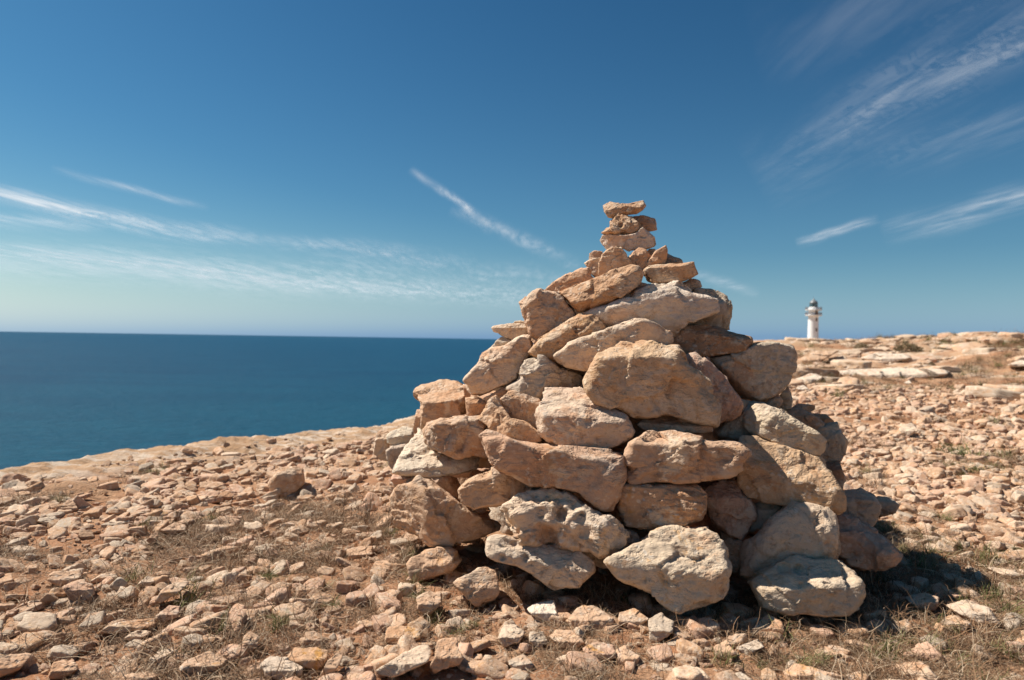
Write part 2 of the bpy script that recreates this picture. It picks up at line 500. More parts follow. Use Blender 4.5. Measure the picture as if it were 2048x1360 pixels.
# ------------------------------------------------------------------ stones
ZONE = {'P': (0, 0, 1.0), 'A': (1020, 380, 4.096), 'B': (760, 680, 4.096), 'C': (1220, 660, 4.096), 'D': (760, 940, 4.096),
        'E': (1220, 930, 2048 / 620), 'G': (0, 860, 2.72), 'H': (600, 1060, 2048 / 700), 'I': (1300, 1060, 2048 / 748),
        'J': (1600, 780, 4.25), 'F': (1540, 570, 2048 / 508), 'K': (800, 640, 2048 / 260), 'L': (660, 820, 1651 / 340), 'M': (1040, 640, 5.12)}
TINT = {'tan': (0.53, 0.335, 0.21), 'pale': (0.61, 0.445, 0.31), 'orange': (0.515, 0.31, 0.18), 'dark': (0.37, 0.225, 0.138),
        'grey': (0.50, 0.385, 0.28), 'pink': (0.53, 0.325, 0.215), 'white': (0.69, 0.55, 0.42)}

def zpts(z, flat):
    ox, oy, s = ZONE[z]
    a = np.array(flat, float).reshape(-1, 2)
    return a / s + [ox, oy]

def radial(poly, n=720, sig=1.2):
    """radius of a star-shaped outline at n angles, sharp and smoothed"""
    ang = np.linspace(-np.pi, np.pi, n, endpoint=False)
    d = np.stack([np.cos(ang), np.sin(ang)], 1)
    R = np.zeros(n)
    for a, b in zip(poly, np.roll(poly, -1, 0)):
        e = b - a
        den = d[:, 0] * e[1] - d[:, 1] * e[0]
        den = np.where(np.abs(den) < 1e-9, 1e-9, den)
        t = (a[0] * e[1] - a[1] * e[0]) / den
        s = (a[0] * d[:, 1] - a[1] * d[:, 0]) / den
        ok = (t > 0) & (s >= -1e-6) & (s <= 1 + 1e-6)
        R = np.where(ok & (t > R), t, R)
    R = np.where(R <= 0, R[R > 0].mean(), R)
    k = np.arange(-n // 2, n // 2)
    def sm(sd_):
        g = np.exp(-0.5 * (k * 360.0 / n / sd_) ** 2); g /= g.sum()
        return np.real(np.fft.ifft(np.fft.fft(R) * np.fft.fft(np.fft.ifftshift(g))))
    return sm(sig), sm(22.0)

def stone_verts(poly, T, planes, sub, seed, rough=1.0, facets=7, holes=(), front=(0, -0.03), ns=1.0):
    """solid stone whose outline across the w axis is poly (local u, v metres), half depth T"""
    rg = np.random.default_rng(seed)
    R, Rs = radial(poly)
    a = np.abs(poly[:, 0]).max(); b = np.abs(poly[:, 1]).max()
    V, F = ico(sub)
    d = V * [a, b, T]; d = d / np.linalg.norm(d, axis=1)[:, None]
    rho = np.hypot(d[:, 0], d[:, 1]); th = np.arctan2(d[:, 1], d[:, 0])
    xi = (th + np.pi) / (2 * np.pi) * len(R); i0 = np.floor(xi).astype(int) % len(R); fr = xi - np.floor(xi)
    def look(A): return A[i0] * (1 - fr) + A[(i0 + 1) % len(A)] * fr
    r0, r1 = look(R), look(Rs)
    w = np.abs(d[:, 2]) / T
    s = w / (w + rho / r0 + 1e-9)
    sb = 0.55 * sstep(s, 0.40, 0.95)
    Re = r0 * (1 - sb) + (0.94 * np.minimum(r1, r0 * 1.1)) * sb
    q = 8.0
    inv = ((rho / Re) ** q + w ** q) ** (1 / q)
    p = 55.0
    body = d / inv[:, None]
    pl = list(planes)
    fn = np.array([front[0] + rg.normal() * 0.09, front[1] + rg.normal() * 0.05, 1.0]); fn /= np.linalg.norm(fn)
    pl.append((fn, 0.93 * T * fn[2]))
    mn = min(a, b, T)
    for k in range(facets):
        n = rg.normal(size=3) * [1, 1, 0.5]; n[2] = (abs(n[2]) + 1.15) * (1 if k % 2 == 0 else -1)
        n /= np.linalg.norm(n)
        pl.append((n, (body @ n).max() - mn * rg.uniform(0.04, 0.22)))
    big = inv.copy(); terms = [inv]
    for n, h in pl:
        dn = np.maximum(d @ n, 0) / max(h, 1e-4)
        terms.append(dn); big = np.maximum(big, dn)
    acc = 0.0
    for tt in terms: acc = acc + (tt / big) ** p
    r = 1.0 / (big * acc ** (1 / p))
    P = d * r[:, None]
    size = math.sqrt(a * b)
    so_ = rg.uniform(0, 60, 3)
    # broken faces: every vertex is pulled towards the plane of its nearest fracture cell
    cells = body[rg.integers(0, len(body), 34)] * rg.uniform(0.75, 1.05, (34, 1))
    Pw = P + 0.10 * size * np.stack([perlin(P / (0.5 * size) + so_ + 7 * j) for j in range(3)], 1)
    dd = ((Pw[:, None, :] - cells[None]) ** 2).sum(2)
    i1 = dd.argmin(1)
    cn = rg.normal(size=(34, 3)); co = rg.uniform(-1, 1, 34)
    rel = (P - cells[i1])
    fac = (rel * cn[i1]).sum(1) * 0.095 + co[i1] * 0.013 * size
    lo = fbm(P / (0.8 * size) + so_, 2)
    mid = fbm(P / (0.055 * ns) + so_, 3, 0.6)
    bn = np.array([rg.normal() * 0.3, 1.0, rg.normal() * 0.3]); bn /= np.linalg.norm(bn)
    L = (P @ bn) / (ns * rg.uniform(0.022, 0.045)) + 1.1 * fbm(P / (0.16 * ns) + so_ + 3, 2)
    saw = L - np.floor(L); lay = np.where(saw < 0.85, saw / 0.85, (1 - saw) / 0.15)
    la = max(0.0, rg.normal(0.35, 0.4)) * (0.4 + 0.6 * sstep(fbm(P / 0.12 + so_ + 21, 2), -0.1, 0.3))
    sc_ = np.clip(size / (0.11 * ns), 0.3, 1.3) * ns
    disp = rough * (0.026 * size * lo + fac + sc_ * (0.0050 * mid + 0.0045 * la * (lay - 0.5)))
    pit = np.maximum(perlin(P / (0.020 * ns) + so_) - 0.28, 0) * sstep(fbm(P / (0.10 * ns) + so_ + 40, 2), 0.0, 0.35)
    disp = disp - rough * sc_ * 0.018 * pit
    P = P + d * disp[:, None]
    for (hu, hv, hr, hd) in holes:
        q_ = np.hypot(P[:, 0] - hu, P[:, 1] - hv) / hr
        m = (P[:, 2] > 0) & (q_ < 1.25)
        P[m, 2] -= hd * (1 - sstep(q_[m], 0.55, 1.2))
    return P, F

def cone_R(z):
    return float(np.interp(z, [-0.1, 0.0, 0.52, 0.99, 1.26, 1.5, 1.7, 1.9], [1.40, 1.36, 1.13, 0.79, 0.55, 0.20, 0.12, 0.08]))
XA, YA = 0.62, 3.6

def cone_depth(x, y):
    best, bd = 1e9, YA
    for d in np.arange(2.2, YA + 0.2, 0.01):
        p = CAM + d * ray(x, y)
        R_ = cone_R(p[2])
        v = ((p[0] - XA) / R_) ** 2 + ((p[1] - YA) / (0.80 * R_)) ** 2
        if v < 1: return d
        if v < best: best, bd = v, d
    return bd

def traced(zone, flat, edges=(), T=1.0, depth=None, off=0.0, ground=False, sub=6, seed=0, rough=1.0, facets=7, holes=(), front=(0, -0.03), Tabs=None, ns=1.0):
    """mesh and placement of a stone from its outline in the photograph"""
    px = zpts(zone, flat)
    # area centroid
    x0, y0 = px.T; x1, y1 = np.roll(px, -1, 0).T
    cr = x0 * y1 - x1 * y0; A = cr.sum()
    c = np.array([((x0 + x1) * cr).sum(), ((y0 + y1) * cr).sum()]) / (3 * A)
    wpx, hpx = np.ptp(px[:, 0]), np.ptp(px[:, 1])
    def half(dep): return Tabs if Tabs else T * 0.5 * (0.35 * wpx + 0.65 * min(wpx, hpx * 1.3)) * dep / FPX
    if ground:
        dg, gp = hit_ground(c[0], px[:, 1].max() - 1)
        Th = half(dg)
        dep = dg + 0.55 * Th + off
    else:
        dep = cone_depth(*c) if depth is None else depth
        Th = half(dep)
        dep += 0.62 * Th + off
    C = CAM + dep * ray(*c)
    w = CAM - C; w /= np.linalg.norm(w)
    u = cx - w * (cx @ w); u /= np.linalg.norm(u)
    v = np.cross(w, u)
    def loc(p):
        rr = ray(*p); k = ((C - CAM) @ w) / (rr @ w)
        q = CAM + rr * k - C
        return np.array([q @ u, q @ v])
    poly = np.array([loc(p) for p in px]) * (0.97 if ground else 0.955)     # the near half of a stone looks larger than its middle
    pl = []
    ox, oy, s_ = ZONE[zone]
    for (ex1, ey1, ex2, ey2, dr, ang) in edges:
        p1 = loc((ex1 / s_ + ox, ey1 / s_ + oy)); p2 = loc((ex2 / s_ + ox, ey2 / s_ + oy))
        e = p2 - p1; m = np.array([-e[1], e[0]]); m /= np.linalg.norm(m)
        want = {'u': (0, 1), 'd': (0, -1), 'l': (-1, 0), 'r': (1, 0)}[dr]
        if m @ want < 0: m = -m
        ext = max(float(((poly - p1) @ m).max()), 1e-4)
        a_ = min(math.radians(ang), math.atan(1.25 * Th / ext))      # the outline itself stays uncut
        n = np.array([m[0] * math.sin(a_), m[1] * math.sin(a_), math.cos(a_)])
        pt = np.array([*(0.5 * (p1 + p2)), 0.93 * Th])
        pl.append((n, max(n @ pt, 0.22 * Th)))
    hl = []
    for (hx, hy, hr, hd) in holes:
        q = loc((hx / s_ + ox, hy / s_ + oy)); hl.append((q[0], q[1], hr / s_ * dep / FPX, hd))
    hw = np.array([w[0], w[1], 0.0]); hw /= np.linalg.norm(hw)          # broken fronts stand upright
    f_ = np.array([hw @ u, hw @ v, hw @ w])
    P, F = stone_verts(poly, Th, pl, sub, seed, rough, facets, hl, (f_[0] / f_[2] + front[0], f_[1] / f_[2] * (0.45 if ground else 1.0) + front[1]), ns)
    mw = Matrix(((u[0], v[0], w[0], C[0]), (u[1], v[1], w[1], C[1]), (u[2], v[2], w[2], C[2]), (0, 0, 0, 1)))
    return P, F, mw

# ---- the cairn: (zone, outline, tint, lichen, options, label of a part that looks different)
def crest(*a): return a
CAIRN = [
 ('A', [765,125,820,95,880,108,960,113,1040,95,1100,80,1117,130,1085,170,1040,198,960,205,890,208,850,237,800,227,770,180], 'tan', .1, dict(off=-.02, T=1.3, edges=[(770,120,960,130,'u',60),(960,130,1110,95,'u',60)]), 'curved tan stone balanced on the very top'),
 ('A', [940,240,1030,213,1090,205,1190,235,1212,330,1140,345,1060,320,980,300], 'tan', .2, dict(off=.06, edges=[(1050,260,1200,270,'u',45)]), 'small tan stone jutting out to the right under the top stone'),
 ('A', [760,345,820,295,812,255,860,230,910,205,1000,208,1042,250,1065,300,1062,355,980,375,920,375,850,365,790,370], 'orange', .3, dict(off=-.03, rough=1.6, T=1.2, edges=[(780,330,1060,300,'u',35)], holes=[(910,290,22,.012),(930,350,26,.015)]), 'pitted tan stone under the top stone'),
 ('A', [726,410,760,368,850,363,930,370,1060,345,1085,293,1130,335,1187,385,1192,460,1120,487,980,502,920,482,860,472,795,488,750,450], 'white', .05, dict(off=0, T=1.2, edges=[(890,380,890,480,'l',35)]), 'grey white stone third from the top'),
 ('A', [645,520,690,493,758,503,765,560,700,580,648,575], 'tan', .1, dict(off=.12, sub=5, edges=[(680,500,680,570,'l',45)]), None),
 ('A', [610,600,650,568,735,550,760,640,730,740,680,705,640,645], 'pale', .1, dict(off=.06, sub=5, edges=[(690,560,700,720,'l',30)]), None),
 ('A', [715,700,722,600,748,530,800,490,870,463,917,473,962,540,1003,600,960,650,880,680,800,710,740,730], 'tan', .0, dict(off=0, T=1.1, edges=[(880,470,960,640,'r',35),(740,600,900,500,'u',30)]), None),
 ('A', [960,560,1010,500,1055,468,1100,468,1132,510,1160,548,1130,620,1095,670,1050,650,1000,620], 'tan', .0, dict(off=.03, sub=5), None),
 ('A', [1115,500,1150,480,1190,482,1195,530,1150,550], 'grey', 0, dict(off=.12, sub=5), None),
 ('A', [1100,625,1150,550,1200,490,1278,450,1292,480,1285,560,1270,620,1150,640], 'tan', .1, dict(off=-.01, sub=5, edges=[(1280,460,1240,600,'r',40)]), None),
 ('A', [1230,615,1282,512,1330,535,1412,572,1424,612,1330,625], 'pale', .1, dict(off=.04, sub=5, edges=[(1260,590,1410,590,'u',60)]), None),
 ('A', [1095,655,1150,618,1250,605,1420,598,1505,588,1548,690,1480,728,1400,752,1200,773,1120,748,1092,700], 'tan', .1, dict(off=-.02, edges=[(1110,645,1490,612,'u',65),(1440,600,1470,740,'r',25)]), None),
 ('A', [280,815,350,753,440,698,510,678,580,636,640,638,668,690,720,760,600,800,480,830,400,850,330,840], 'tan', .1, dict(off=.06, T=1.2, edges=[(300,800,650,680,'u',30)]), None),
 ('A', [385,840,450,812,600,757,740,705,860,648,1000,604,1062,628,1090,690,1062,780,960,842,860,912,740,952,640,988,560,993,515,960,460,900], 'orange', .25, dict(off=-.04, T=1.2, edges=[(520,940,1060,690,'u',42)]), None),
 ('A', [82,920,175,822,280,808,390,838,450,900,525,985,575,1050,470,1130,350,1200,205,1262,150,1180,118,1080,92,1000], 'pink', .05, dict(off=-.02, T=1.1, edges=[(185,830,170,1200,'l',50)]), 'large pinkish block on the upper left of the pile'),
 ('A', [600,1010,700,972,820,945,940,876,1040,798,1180,762,1320,742,1420,778,1500,838,1600,858,1702,888,1722,1000,1620,1034,1520,1068,1440,1118,1320,1190,1180,1230,1000,1220,820,1170,700,1090], 'white', .05, dict(off=.03, T=.9, rough=1.3, edges=[(680,1000,1100,880,'u',40),(1100,880,1680,900,'u',40)]), 'large whitish slab across the upper part of the pile'),
 ('A', [1450,860,1540,803,1640,810,1782,862,1818,960,1824,1050,1805,1150,1700,1150,1560,1140,1460,1130,1420,1000], 'grey', .2, dict(off=.12, edges=[(1500,900,1800,930,'u',55)]), None),
 ('A', [1380,775,1480,722,1560,742,1575,790,1530,830,1450,850], 'pale', .1, dict(off=.14, sub=5, edges=[(1400,780,1560,760,'u',40)]), None),
 ('A', [145,1330,240,1215,330,1155,450,1075,560,1025,680,1010,745,1060,810,1120,780,1200,640,1260,500,1320,400,1400,250,1400], 'orange', .3, dict(off=.0, T=1.0, edges=[(150,1330,600,1090,'u',48),(560,1090,740,1060,'u',40)]), None),
 ('M', [318,395,330,345,410,310,500,235,620,180,720,148,870,92,980,52,1080,30,1180,-10,1280,-10,1340,20,1440,60,1530,120,1558,230,1480,300,1200,330,1000,350,860,430,740,520,660,545,560,525,450,490,370,440], 'pale', .15, dict(off=.0, T=.85, edges=[(340,390,860,130,'u',50),(860,130,1270,20,'u',42)]), None),
 ('P', [1335,672,1357,652,1374,649,1435,651,1460,662,1484,669,1506,672,1511,685,1503,697,1479,705,1415,714,1370,712,1340,700], 'dark', .25, dict(off=.06, T=1.1, edges=[(1350,662,1505,680,'u',65)]), 'dark brown flat stone on the upper right of the pile'),
 ('K', [1430,120,1470,95,1620,72,1800,50,1960,55,2040,120,2080,240,1960,330,1760,330,1640,270,1540,205,1470,190], 'pale', .1, dict(off=.10, edges=[(1450,130,1990,110,'u',60)]), None),
 ('K', [1400,470,1500,345,1600,265,1760,320,1800,420,1700,500,1500,520], 'grey', .1, dict(off=.10, sub=5, rough=1.4), None),
 ('K', [1780,50,1800,18,1900,5,2000,30,2010,80,1850,90], 'pale', 0, dict(off=.16, sub=5), None),
 ('K', [1005,920,1080,830,1200,690,1300,510,1430,430,1650,400,1800,300,1960,235,2060,300,2080,450,1990,640,1880,850,1860,920,1700,1010,1480,1100,1260,1210,1120,1200,1040,1080,1010,970], 'pale', .12, dict(off=-.02, T=1.0, edges=[(1100,860,1740,480,'u',45),(1740,470,1880,860,'r',30)]), 'large pale block jutting out on the left edge of the pile'),
 ('K', [985,1000,1040,1010,1120,1130,1110,1240,1020,1230], 'orange', .1, dict(off=.03, sub=5), None),
 ('B', [286,385,330,358,480,322,560,315,640,332,688,358,695,420,722,470,716,600,640,645,520,680,430,700,360,745,322,738,338,640,342,530,308,470], 'tan', .08, dict(off=-.08, T=1.5, edges=[(340,530,560,495,'u',68),(560,495,720,475,'u',68),(345,530,335,730,'l',70)]), 'squared tan block sitting proud on the left shoulder of the pile'),
 ('B', [268,720,300,568,340,556,400,640,380,760,300,790], 'tan', .1, dict(off=.03, sub=5), None),
 ('B', [690,470,740,465,790,462,865,500,910,520,890,600,820,640,715,640,705,560], 'orange', .0, dict(off=.02, sub=5), None),
 ('B', [840,480,940,425,1035,375,1050,430,1010,500,900,540], 'orange', .1, dict(off=.06, sub=5, edges=[(860,480,1030,400,'u',45)]), None),
 ('B', [1030,400,1060,365,1130,330,1165,240,1168,160,1230,126,1330,136,1400,176,1560,246,1720,290,1720,400,1600,440,1440,470,1330,500,1200,490], 'grey', .1, dict(off=.05, rough=1.8, T=.9, edges=[(1160,300,1400,190,'u',35),(1330,180,1420,420,'r',30)]), 'knobbly grey stone deep in the middle of the pile'),
 ('B', [970,500,1050,412,1100,407,1200,447,1315,482,1330,560,1320,680,1320,760,1250,740,1180,690,1080,670,1030,610,1000,550], 'orange', .1, dict(off=.0, T=.9, edges=[(1000,480,1300,520,'u',40)]), None),
 ('B', [796,650,840,568,900,508,970,476,1015,556,1075,636,1185,660,1265,722,1325,772,1315,832,1240,858,1150,868,1060,838,960,790,880,705], 'orange', .1, dict(off=-.04, T=1.1, edges=[(860,690,1110,690,'u',35),(1075,620,1040,820,'l',35)]), None),
 ('M', [150,930,190,870,225,800,260,690,330,668,430,675,530,675,620,690,720,760,800,830,880,890,980,910,1080,960,1120,1030,1175,1140,1150,1200,1090,1240,1000,1290,900,1330,760,1340,560,1320,420,1310,300,1240,190,1150,175,1040], 'pale', .3, dict(off=-.06, T=1.15, edges=[(160,930,560,985,'u',52),(560,985,900,950,'u',52),(900,900,1060,1200,'r',28)]), 'big pale block with a flat bright top in the middle of the pile'),
 ('B', [358,740,400,688,520,650,680,626,822,612,870,690,860,780,890,870,940,950,920,985,800,960,700,965,620,980,520,935,420,884,362,832], 'tan', .1, dict(off=-.05, T=1.2, rough=1.4, edges=[(390,700,830,650,'u',60),(470,720,520,900,'l',35)]), None),
 ('L', [608,610,640,500,700,390,760,290,850,170,910,205,930,330,1010,400,1180,460,1330,440,1450,460,1420,570,1250,610,1100,635,950,662,840,650,720,640], 'white', .1, dict(off=-.06, T=1.2, edges=[(620,600,1180,540,'u',50),(1180,540,1420,560,'u',50)]), 'pale slab sloping down on the lower left of the pile'),
 ('L', [545,250,600,200,720,155,810,180,815,260,760,340,640,350,560,330], 'white', .15, dict(off=.10, sub=5, edges=[(560,280,800,230,'u',45)]), None),
 ('L', [540,390,600,350,740,335,720,420,650,500,610,590,560,530], 'grey', .05, dict(off=.04, sub=5, edges=[(560,380,700,360,'u',50)]), None),
 ('L', [420,420,440,250,480,190,560,190,580,340,560,500,480,490], 'pale', .1, dict(off=.16, sub=5), None),
 ('L', [580,680,610,625,760,640,850,650,860,760,800,770,700,720,620,720], 'pink', .1, dict(off=.02, sub=5), None),
 ('P', [963,872,975,857,1000,864,1030,883,1080,887,1130,892,1246,903,1247,960,1237,1000,1224,1021,1206,1027,1185,1012,1160,988,1110,976,1060,975,1025,950,990,935,978,915], 'tan', .25, dict(off=-.08, T=1.0, edges=[(970,880,1240,925,'u',62)]), 'long sagging brown slab across the middle of the pile'),
 ('D', [633,165,690,88,780,46,930,4,1040,-4,1140,50,1270,120,1345,155,1215,245,1085,262,950,296,830,296,760,325,690,295,643,230], 'tan', .08, dict(off=-.04, T=1.2, edges=[(690,120,930,60,'u',48),(1000,20,1060,260,'r',22)]), None),
 ('L', [560,860,600,760,640,720,720,720,800,700,850,650,950,660,1080,760,1200,850,1320,960,1450,1040,1600,1060,1640,1160,1500,1230,1300,1290,1180,1310,1080,1310,1000,1320,900,1260,760,1190,640,1120,580,1000], 'tan', .25, dict(off=-.02, T=1.1, rough=1.2, edges=[(850,700,1060,1300,'l',52)]), 'large tilted stone at the left foot of the pile'),
 ('D', [996,390,1006,330,1090,256,1200,200,1330,160,1420,140,1490,170,1610,245,1730,325,1890,395,2010,465,2070,525,2020,630,1905,700,1760,728,1640,706,1540,656,1450,626,1300,616,1150,596,1080,506,1018,440], 'pale', .4, dict(off=-.10, T=1.0, rough=2.2, edges=[(1010,430,1500,330,'u',40),(1500,330,2000,560,'u',35)], holes=[(1385,545,75,.05),(1490,370,52,.035),(1640,400,50,.025),(1660,500,60,.022),(1330,360,45,.02)]), 'pitted pale stone with deep holes at the front foot of the pile'),
 ('D', [862,600,876,543,950,526,1090,546,1190,590,1350,600,1500,620,1630,680,1730,752,1742,830,1646,955,1520,966,1430,976,1340,926,1230,846,1120,786,980,756,878,714], 'pale', .12, dict(off=-.12, T=1.1, edges=[(870,640,1640,860,'u',38)], holes=[(1110,612,26,.018),(1200,722,30,.02),(1020,716,24,.014)]), 'pale elongated stone with small round holes at the foot of the pile'),
 ('P', [1237,970,1250,962,1320,964,1390,966,1409,984,1416,1020,1407,1042,1375,1054,1320,1057,1280,1061,1245,1055,1235,1020], 'orange', .55, dict(off=-.04, T=1.2, edges=[(1238,975,1400,975,'u',75)]), 'brick shaped rusty stone speckled with white lichen'),
 ('C', [118,970,180,918,270,892,340,852,500,842,640,856,760,886,860,912,960,896,1062,912,1155,985,1145,1025,1080,1085,1070,1145,985,1206,800,1246,600,1262,400,1248,230,1266,178,1256,148,1180,122,1090], 'tan', .15, dict(off=-.10, T=1.1, rough=1.3, edges=[(150,960,700,900,'u',62),(650,880,1100,980,'u',55)], holes=[(930,1030,60,.02),(830,1100,70,.012)]), 'wide rounded stone at the middle right of the pile'),
 ('C', [210,775,270,706,350,694,500,690,680,700,790,700,845,750,845,832,760,855,600,842,430,846,258,820], 'tan', .1, dict(off=-.02, T=1.0, edges=[(220,775,820,790,'u',65)]), None),
 ('P', [1170,760,1180,735,1188,712,1205,694,1237,676,1290,682,1357,690,1368,705,1378,730,1422,760,1428,790,1425,815,1417,843,1380,841,1340,831,1310,833,1270,836,1230,818,1200,803,1180,782], 'tan', .22, dict(off=-.10, T=.9, rough=1.2, edges=[(1195,716,1360,712,'u',60),(1205,700,1192,790,'l',45),(1368,735,1424,768,'u',45)]), 'largest block, orange brown with a sunlit whitish top, in the middle of the pile'),
 ('C', [560,240,690,152,762,206,874,306,955,388,1005,478,1064,548,1100,610,1084,705,980,750,880,780,800,760,760,640,700,450], 'pink', .08, dict(off=.02, T=.8, edges=[(690,170,880,330,'u',30)]), 'smooth pinkish triangular stone beside the largest block'),
 ('C', [790,225,960,196,1050,186,1160,126,1260,101,1400,101,1524,121,1545,200,1535,262,1486,424,1404,516,1300,566,1220,586,1130,560,1060,540,975,450,890,335], 'grey', .15, dict(off=.0, T=1.1, edges=[(1130,210,1205,560,'r',30),(830,240,1160,160,'u',68),(1170,150,1520,150,'u',70)]), 'large squared grey brown block on the right shoulder of the pile'),
 ('C', [1370,560,1460,452,1494,560,1490,645,1420,660,1370,620], 'grey', .05, dict(off=.10, sub=5), None),
 ('C', [1260,600,1380,530,1420,580,1385,640,1320,660], 'tan', .05, dict(off=.05, sub=5), None),
 ('C', [840,830,960,740,1080,690,1150,560,1210,610,1240,760,1260,880,1120,930,950,930,850,880], 'grey', .0, dict(off=.12, T=.9), None),
 ('C', [1085,720,1128,648,1188,600,1262,595,1402,655,1564,755,1686,826,1757,888,1760,985,1704,1042,1600,1028,1440,978,1300,908,1180,868,1106,802], 'pale', .12, dict(off=-.06, T=1.0, edges=[(1340,680,1760,930,'u',50),(1340,670,1220,850,'l',38)]), 'wedge of grey brown stone sloping down on the right of the pile'),
 ('C', [1660,830,1780,766,1862,755,1895,828,1940,900,1935,1022,1884,1096,1780,1120,1700,1080,1660,960], 'grey', .1, dict(off=.04, edges=[(1690,800,1870,790,'u',55)]), None),
 ('C', [1400,670,1500,624,1580,652,1705,714,1770,772,1740,850,1600,820,1470,740], 'tan', .1, dict(off=.10, sub=5), None),
 ('C', [1620,700,1660,680,1770,688,1840,748,1780,800,1700,790], 'orange', .4, dict(off=.16, sub=5), None),
 ('C', [1490,640,1510,612,1570,602,1685,616,1680,655,1600,690], 'orange', .4, dict(off=.20, sub=5), None),
 ('P', [1470,940,1478,905,1488,878,1515,876,1570,892,1610,906,1642,914,1658,938,1678,968,1693,995,1690,1022,1680,1033,1640,1022,1600,1014,1570,1010,1530,1004,1490,994,1473,970], 'tan', .45, dict(off=-.05, T=1.1, edges=[(1480,920,1680,990,'u',35)]), 'broad lichen spotted stone on the right of the pile'),
 ('C', [1720,1090,1880,1070,1930,1240,1905,1310,1840,1290,1760,1200], 'dark', .2, dict(off=.06, sub=5), None),
 ('E', [610,180,660,130,740,90,840,100,880,190,940,225,980,330,945,410,875,500,800,470,700,400,640,330], 'pink', .05, dict(off=.08, T=1.0), None),
 ('E', [900,260,1050,230,1140,280,1050,390,930,450], 'grey', .1, dict(off=.08, sub=5), None),
 ('E', [16,640,46,588,128,536,200,502,290,444,370,403,480,401,560,416,650,412,714,474,757,556,797,680,778,764,767,856,684,910,600,914,520,948,440,968,376,938,278,868,178,808,86,746], 'pale', .5, dict(off=-.16, T=1.05, rough=1.05, edges=[(40,640,760,760,'u',30)]), 'big rounded pale boulder with rusty lichen at the front foot of the pile'),
 ('E', [846,560,898,496,998,414,1056,344,1128,283,1210,222,1292,238,1404,273,1477,335,1498,420,1508,520,1500,610,1470,680,1300,740,1100,780,960,790,866,770,844,680], 'pale', .12, dict(off=-.08, T=.9, edges=[(880,560,1210,260,'u',30)]), 'big smooth greyish boulder in shade at the right foot of the pile'),
 ('E', [905,770,970,724,1080,672,1170,612,1240,588,1302,612,1420,618,1524,632,1628,714,1678,788,1680,862,1630,956,1566,998,1400,1000,1200,994,1080,970,988,938,954,862], 'pale', .08, dict(off=-.20, T=1.2, edges=[(930,800,1660,830,'u',42)], holes=[(1155,685,42,.02),(1252,697,34,.025),(1265,795,16,.01)]), 'pale stone with two round holes at the right foot of the pile'),
 ('E', [1480,350,1560,322,1646,362,1758,434,1838,494,1908,590,1898,656,1804,698,1700,698,1600,670,1505,610,1480,500], 'pink', .1, dict(off=-.10, T=1.1, rough=1.5, edges=[(1520,440,1890,590,'u',48)]), 'layered reddish stone at the far right foot of the pile'),
 ('E', [1500,300,1540,165,1652,148,1746,198,1788,280,1766,356,1722,418,1620,400,1530,360], 'grey', .1, dict(off=-.02), None),
 ('E', [1740,230,1770,205,1856,214,1918,265,1884,318,1780,350], 'dark', .15, dict(off=.02, sub=5), None),
 ('E', [720,430,830,460,890,520,870,640,840,720,780,700,740,560], 'dark', .1, dict(off=.10, sub=5), None),
]

cairn = add('stone_cairn', None, label='tall cone of stacked tan limestone rocks with three balanced on its tip', cat='cairn')
cairn.location = (XA, YA, 0)
Mc = Matrix.Translation((XA, YA, 0))
def put_stone(P, F, mw, tint, lich, label=None, seed=0, parent=cairn, inv=Mc):
    me = mesh_from('stone', P, F)
    o = add('stone', me, M_stone, parent=parent, label=label)
    o.matrix_basis = inv.inverted() @ mw
    rg = np.random.default_rng(seed + 900)
    c = np.array(TINT[tint]) * rg.uniform(0.92, 1.06) * (1 + rg.normal(size=3) * 0.015)
    o.color = (*np.clip(c, 0, 1), lich)
    return o
for k, (z, flat, tint, lich, opt, lab) in enumerate(CAIRN):
    opt = dict(opt)
    if 'edges' not in opt:
        px = np.array(flat, float).reshape(-1, 2)
        y_ = px[:, 1].min() + 0.30 * np.ptp(px[:, 1])
        opt['edges'] = [(px[:, 0].min(), y_, px[:, 0].max(), y_, 'u', 50)]
    P, F, mw = traced(z, flat, seed=100 + k, **opt)
    put_stone(P, F, mw, tint, lich, lab, k)

# stones of the heart and the far side of the pile
def blob(seed, s, sub, nv=0):
    rg = np.random.default_rng(seed)
    n = nv or int(rg.integers(5, 8)); ang = np.sort(np.linspace(0, 2 * np.pi, n, endpoint=False) + rg.uniform(-0.38, 0.38, n))
    rad = rg.uniform(0.70, 1.12, n)
    poly = np.stack([np.cos(ang) * rad * s[0], np.sin(ang) * rad * s[1]], 1)
    return stone_verts(poly, s[2], [], sub, seed, 1.0, 9)
rg = np.random.default_rng(77)
core = []
for lev, (zc, n_in, n_out) in enumerate([(0.10, 9, 11), (0.34, 8, 10), (0.58, 6, 9), (0.82, 4, 7), (1.04, 2, 5), (1.22, 1, 3)]):
    Rz = cone_R(zc + 0.1)
    for k in range(n_in):
        a = 2 * math.pi * (k + 0.5 * lev) / max(n_in, 1); rr = 0.0 if n_in == 1 else Rz * (0.42 if k % 2 else 0.55)
        core.append((XA + rr * math.sin(a), YA + 0.05 - 0.8 * rr * math.cos(a), zc, 0.16 if lev < 4 else 0.12))
    for k in range(n_out):
        a = math.radians(100 + 160 * (k + 0.5) / n_out)        # the far side only
        rr = Rz - 0.17
        core.append((XA + rr * math.sin(a), YA - 0.85 * rr * math.cos(a), zc, 0.17 if lev < 4 else 0.12))
